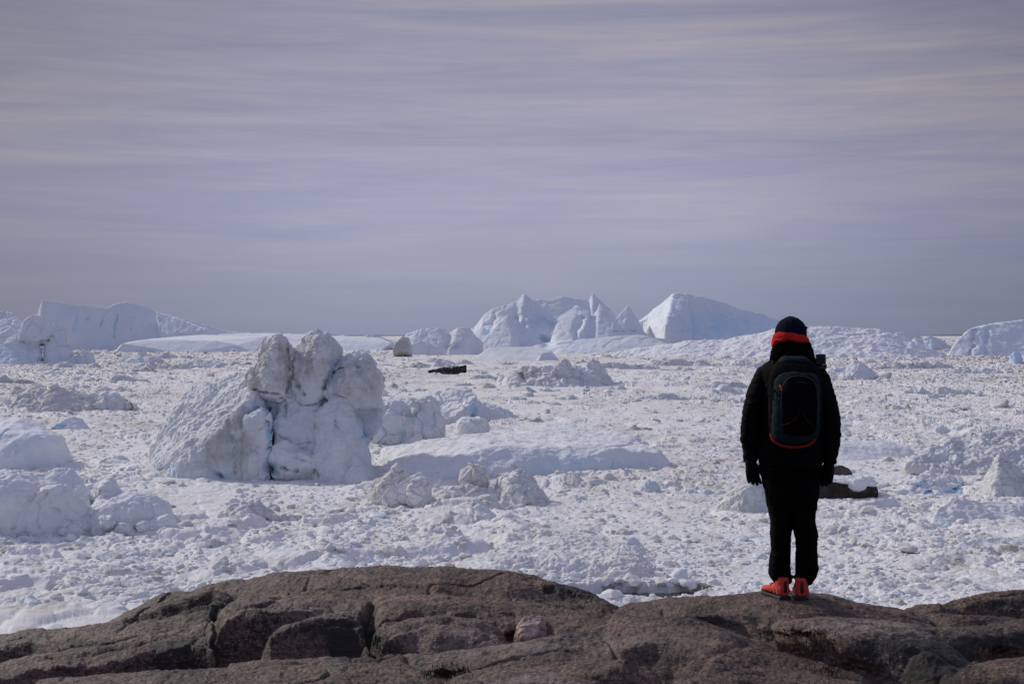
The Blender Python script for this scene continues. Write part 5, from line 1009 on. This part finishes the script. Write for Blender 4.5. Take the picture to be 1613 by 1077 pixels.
def backpack():
    loc = PERSON.location; root = empty('backpack', tuple(loc), label='black and dark teal backpack with red trim worn by the person', category='backpack')
    root.rotation_euler = (0, 0, TURN)
    M = dict(dark=mat('pack_black', (.0022, .0023, .0024), .85, .06, .3, 20, .4, 240), teal=mat('pack_teal', (.006, .0185, .020), .75, .12, .3, 24, .45, 300), red=mat('pack_red', (.26, .010, .008), .7, .15), cord=mat('cord_dark_red', (.12, .006, .005), .7, .1), orange=mat('zip_orange', (.65, .10, .05), .5, .3), grey=mat('emblem_grey', (.022, .025, .026), .6, .3))
    def bag(name, rows, pw, m, parent, wr=.004, vox=.005):
        V, F = remesh([loft(rings(rows), 56, 4, pw)], vox); V = relax(V, F, 2); V = V+normals(V, F)*(wr*fbm(V/np.array([.09, .09, .06]), 3, hash_name(name) % 99)+.0008*fbm(V/.012, 2, 3))[:, None]
        return put(name, mesh_arr(name, V, F), m, parent)
    b = bag('main_compartment', [(488,275,372,.030,-.165),(482,258,390,.060,-.185),(466,248,401,.085,-.205),(430,243,411,.098,-.215),(350,240,415,.100,-.218),(290,242,414,.094,-.215),(250,247,408,.082,-.205),(225,256,396,.064,-.190),(210,270,380,.044,-.175),(203,284,364,.020,-.165)], 3, M['dark'], root)
    sh = bag('front_shell', [(490,290,358,.030,-.235),(484,268,382,.055,-.245),(468,254,397,.078,-.250),(430,251,406,.088,-.255),(350,252,410,.088,-.258),(290,256,409,.082,-.252),(258,264,402,.068,-.240),(240,280,386,.048,-.228),(233,298,368,.022,-.22)], 2.8, M['teal'], root)
    pk = bag('front_pocket', [(456,300,368,.030,-.290),(448,284,386,.055,-.292),(425,279,396,.064,-.294),(360,280,401,.066,-.297),(300,284,400,.062,-.294),(268,292,393,.052,-.284),(253,308,378,.036,-.272),(248,322,362,.016,-.265)], 2.8, M['dark'], root, .003)
    bag('top_lid', [(222,268,382,.020,-.175),(214,270,380,.040,-.178),(204,275,374,.046,-.176),(196,282,366,.036,-.172),(191,292,352,.016,-.168)], 2.6, M['teal'], root, .002)
    poly('carry_handle', [tube([(X(290), -.13, Zz(206)), (X(296), -.125, Zz(188)), (X(320), -.12, Zz(182)), (X(346), -.125, Zz(188)), (X(352), -.13, Zz(206))], .007, 10)], M['dark'], root)
    yb = -.318
    poly('red_trim', [tube([(X(249), -.275, Zz(449)), (X(255), -.295, Zz(464)), (X(270), -.312, Zz(478)), (X(296), -.314, Zz(487)), (X(322), -.314, Zz(489)), (X(350), -.314, Zz(487)), (X(376), -.312, Zz(478)), (X(392), -.300, Zz(462))], .0075, 10)], M['red'], root)
    for pts in ([(X(284), -.352, Zz(416)), (X(300), -.362, Zz(412)), (X(316), -.367, Zz(404)), (X(334), -.368, Zz(388)), (X(343), -.368, Zz(366))], [(X(354), -.368, Zz(366)), (X(360), -.367, Zz(388)), (X(370), -.364, Zz(402)), (X(386), -.356, Zz(416))]):
        poly('elastic_cord', [tube(pts, .0017, 8)], M['cord'], pk)
    poly('zip', [tube([(X(283), -.335, Zz(400)), (X(284), -.338, Zz(330)), (X(291), -.335, Zz(283)), (X(310), -.325, Zz(262)), (X(342), -.322, Zz(256)), (X(374), -.325, Zz(263)), (X(394), -.335, Zz(285)), (X(400), -.338, Zz(330)), (X(399), -.335, Zz(400))], .0035, 8)], M['grey'], sh)
    poly('zip_pull', [tube([(X(280), -.335, Zz(285)), (X(281), -.342, Zz(292)), (X(285), -.343, Zz(304))], .0042, 8)], M['orange'], sh)
    poly('emblem', [tube([(X(330), -.3435, Zz(281)), (X(338), -.3455, Zz(276)), (X(347), -.346, Zz(274)), (X(356), -.3455, Zz(276)), (X(363), -.3435, Zz(281))], .0018, 6)], M['grey'], pk)
    for sx, a in ((-1, 243), (1, 412)):
        poly('side_strap', [tube([(X(a), -.14, Zz(300)), (X(a-sx*-2), -.20, Zz(312)), (X(a-sx*2), -.27, Zz(322))], .006, 8)], M['dark'], root)
        poly('side_strap', [tube([(X(a), -.14, Zz(420)), (X(a-sx*-1), -.20, Zz(410)), (X(a-sx*3), -.27, Zz(402))], .006, 8)], M['dark'], root)
    for pts in ([(X(256), -.20, Zz(470)), (X(252), -.23, Zz(490)), (X(257), -.235, Zz(510)), (X(254), -.23, Zz(524))], [(X(384), -.20, Zz(476)), (X(390), -.22, Zz(495)), (X(386), -.225, Zz(512))], [(X(262), -.30, Zz(300)), (X(257), -.325, Zz(318)), (X(260), -.325, Zz(336))]):
        poly('loose_strap', [tube(pts, .004, 8)], M['dark'], root)
    for sx in (-1, 1):
        c = X(316); w = lambda q: c+sx*q
        P = [(w(.098), -.150, Zz(232)), (w(.110), -.098, Zz(219)), (w(.116), -.03, Zz(212)), (w(.118), .05, Zz(219)), (w(.122), .128, Zz(245)), (w(.13), .158, Zz(310)), (w(.15), .150, Zz(390)), (w(.175), .085, Zz(440)), (w(.185), .0, Zz(452)), (w(.160), -.130, Zz(458))]
        V, F = tube(P, [.010, .011, .012, .013, .014, .014, .011, .009, .008, .008], 14)
        poly('shoulder_strap', [(V, F)], M['dark'], root)
    return root, M
PACK, PM = backpack()

def action_camera():
    o_ = Vector((X(414), -.045, Zz(237)+.006)); c, s = math.cos(TURN), math.sin(TURN); loc = Vector(PERSON.location)+Vector((o_.x*c-o_.y*s, o_.x*s+o_.y*c, o_.z))
    root = empty('action_camera', tuple(loc), label='tiny black action camera clipped on the right shoulder strap of the backpack', category='camera')
    root.rotation_euler = (0, 0, TURN)
    m = mat('camera_black', (.010, .010, .011), .45, .4, .2, 60); g = mat('camera_glass', (.006, .006, .008), .5, .3)
    def box(cx, cy, cz, sx, sy, sz, bev=.004):
        bm = bmesh.new(); bmesh.ops.create_cube(bm, size=1)
        for v in bm.verts: v.co = (cx+v.co.x*sx, cy+v.co.y*sy, cz+v.co.z*sz)
        bmesh.ops.bevel(bm, geom=list(bm.edges), offset=bev, segments=3, affect='EDGES', profile=.5)
        bm.verts.index_update(); r = [tuple(v.co) for v in bm.verts], [tuple(v.index for v in f.verts) for f in bm.faces]; bm.free(); return r
    h = poly('housing', [box(-.002, 0, .056, .060, .038, .064, .006)], m, root, False)
    poly('rear_screen', [box(0, -.0185, .052, .042, .004, .034, .001)], g, h, False)
    poly('shutter_button', [loft([(.012, 0, .081, .007, .007), (.012, 0, .084, .007, .007), (.012, 0, .085, .004, .004)], 16)], m, h)
    v, f = loft([(0, 0, 0, .013, .013), (0, 0, .008, .013, .013), (0, 0, .010, .009, .009)], 20); v = [(a-.010, .018+c, .058+b) for a, b, c in v]; poly('lens', [(v, f)], g, h)
    poly('mount', [box(0, 0, .016, .020, .022, .016, .002)], m, root, False)
    poly('clip_base', [box(.006, 0, .003, .052, .046, .014, .003)], m, root, False)
    v, f = loft([(0, 0, 0, .006, .006), (0, 0, .014, .006, .006), (0, 0, .016, .010, .010), (0, 0, .024, .010, .010)], 16); v = [(.010+c, b, .016+a) for a, b, c in v]; poly('thumb_screw', [(v, f)], m, root)
action_camera()
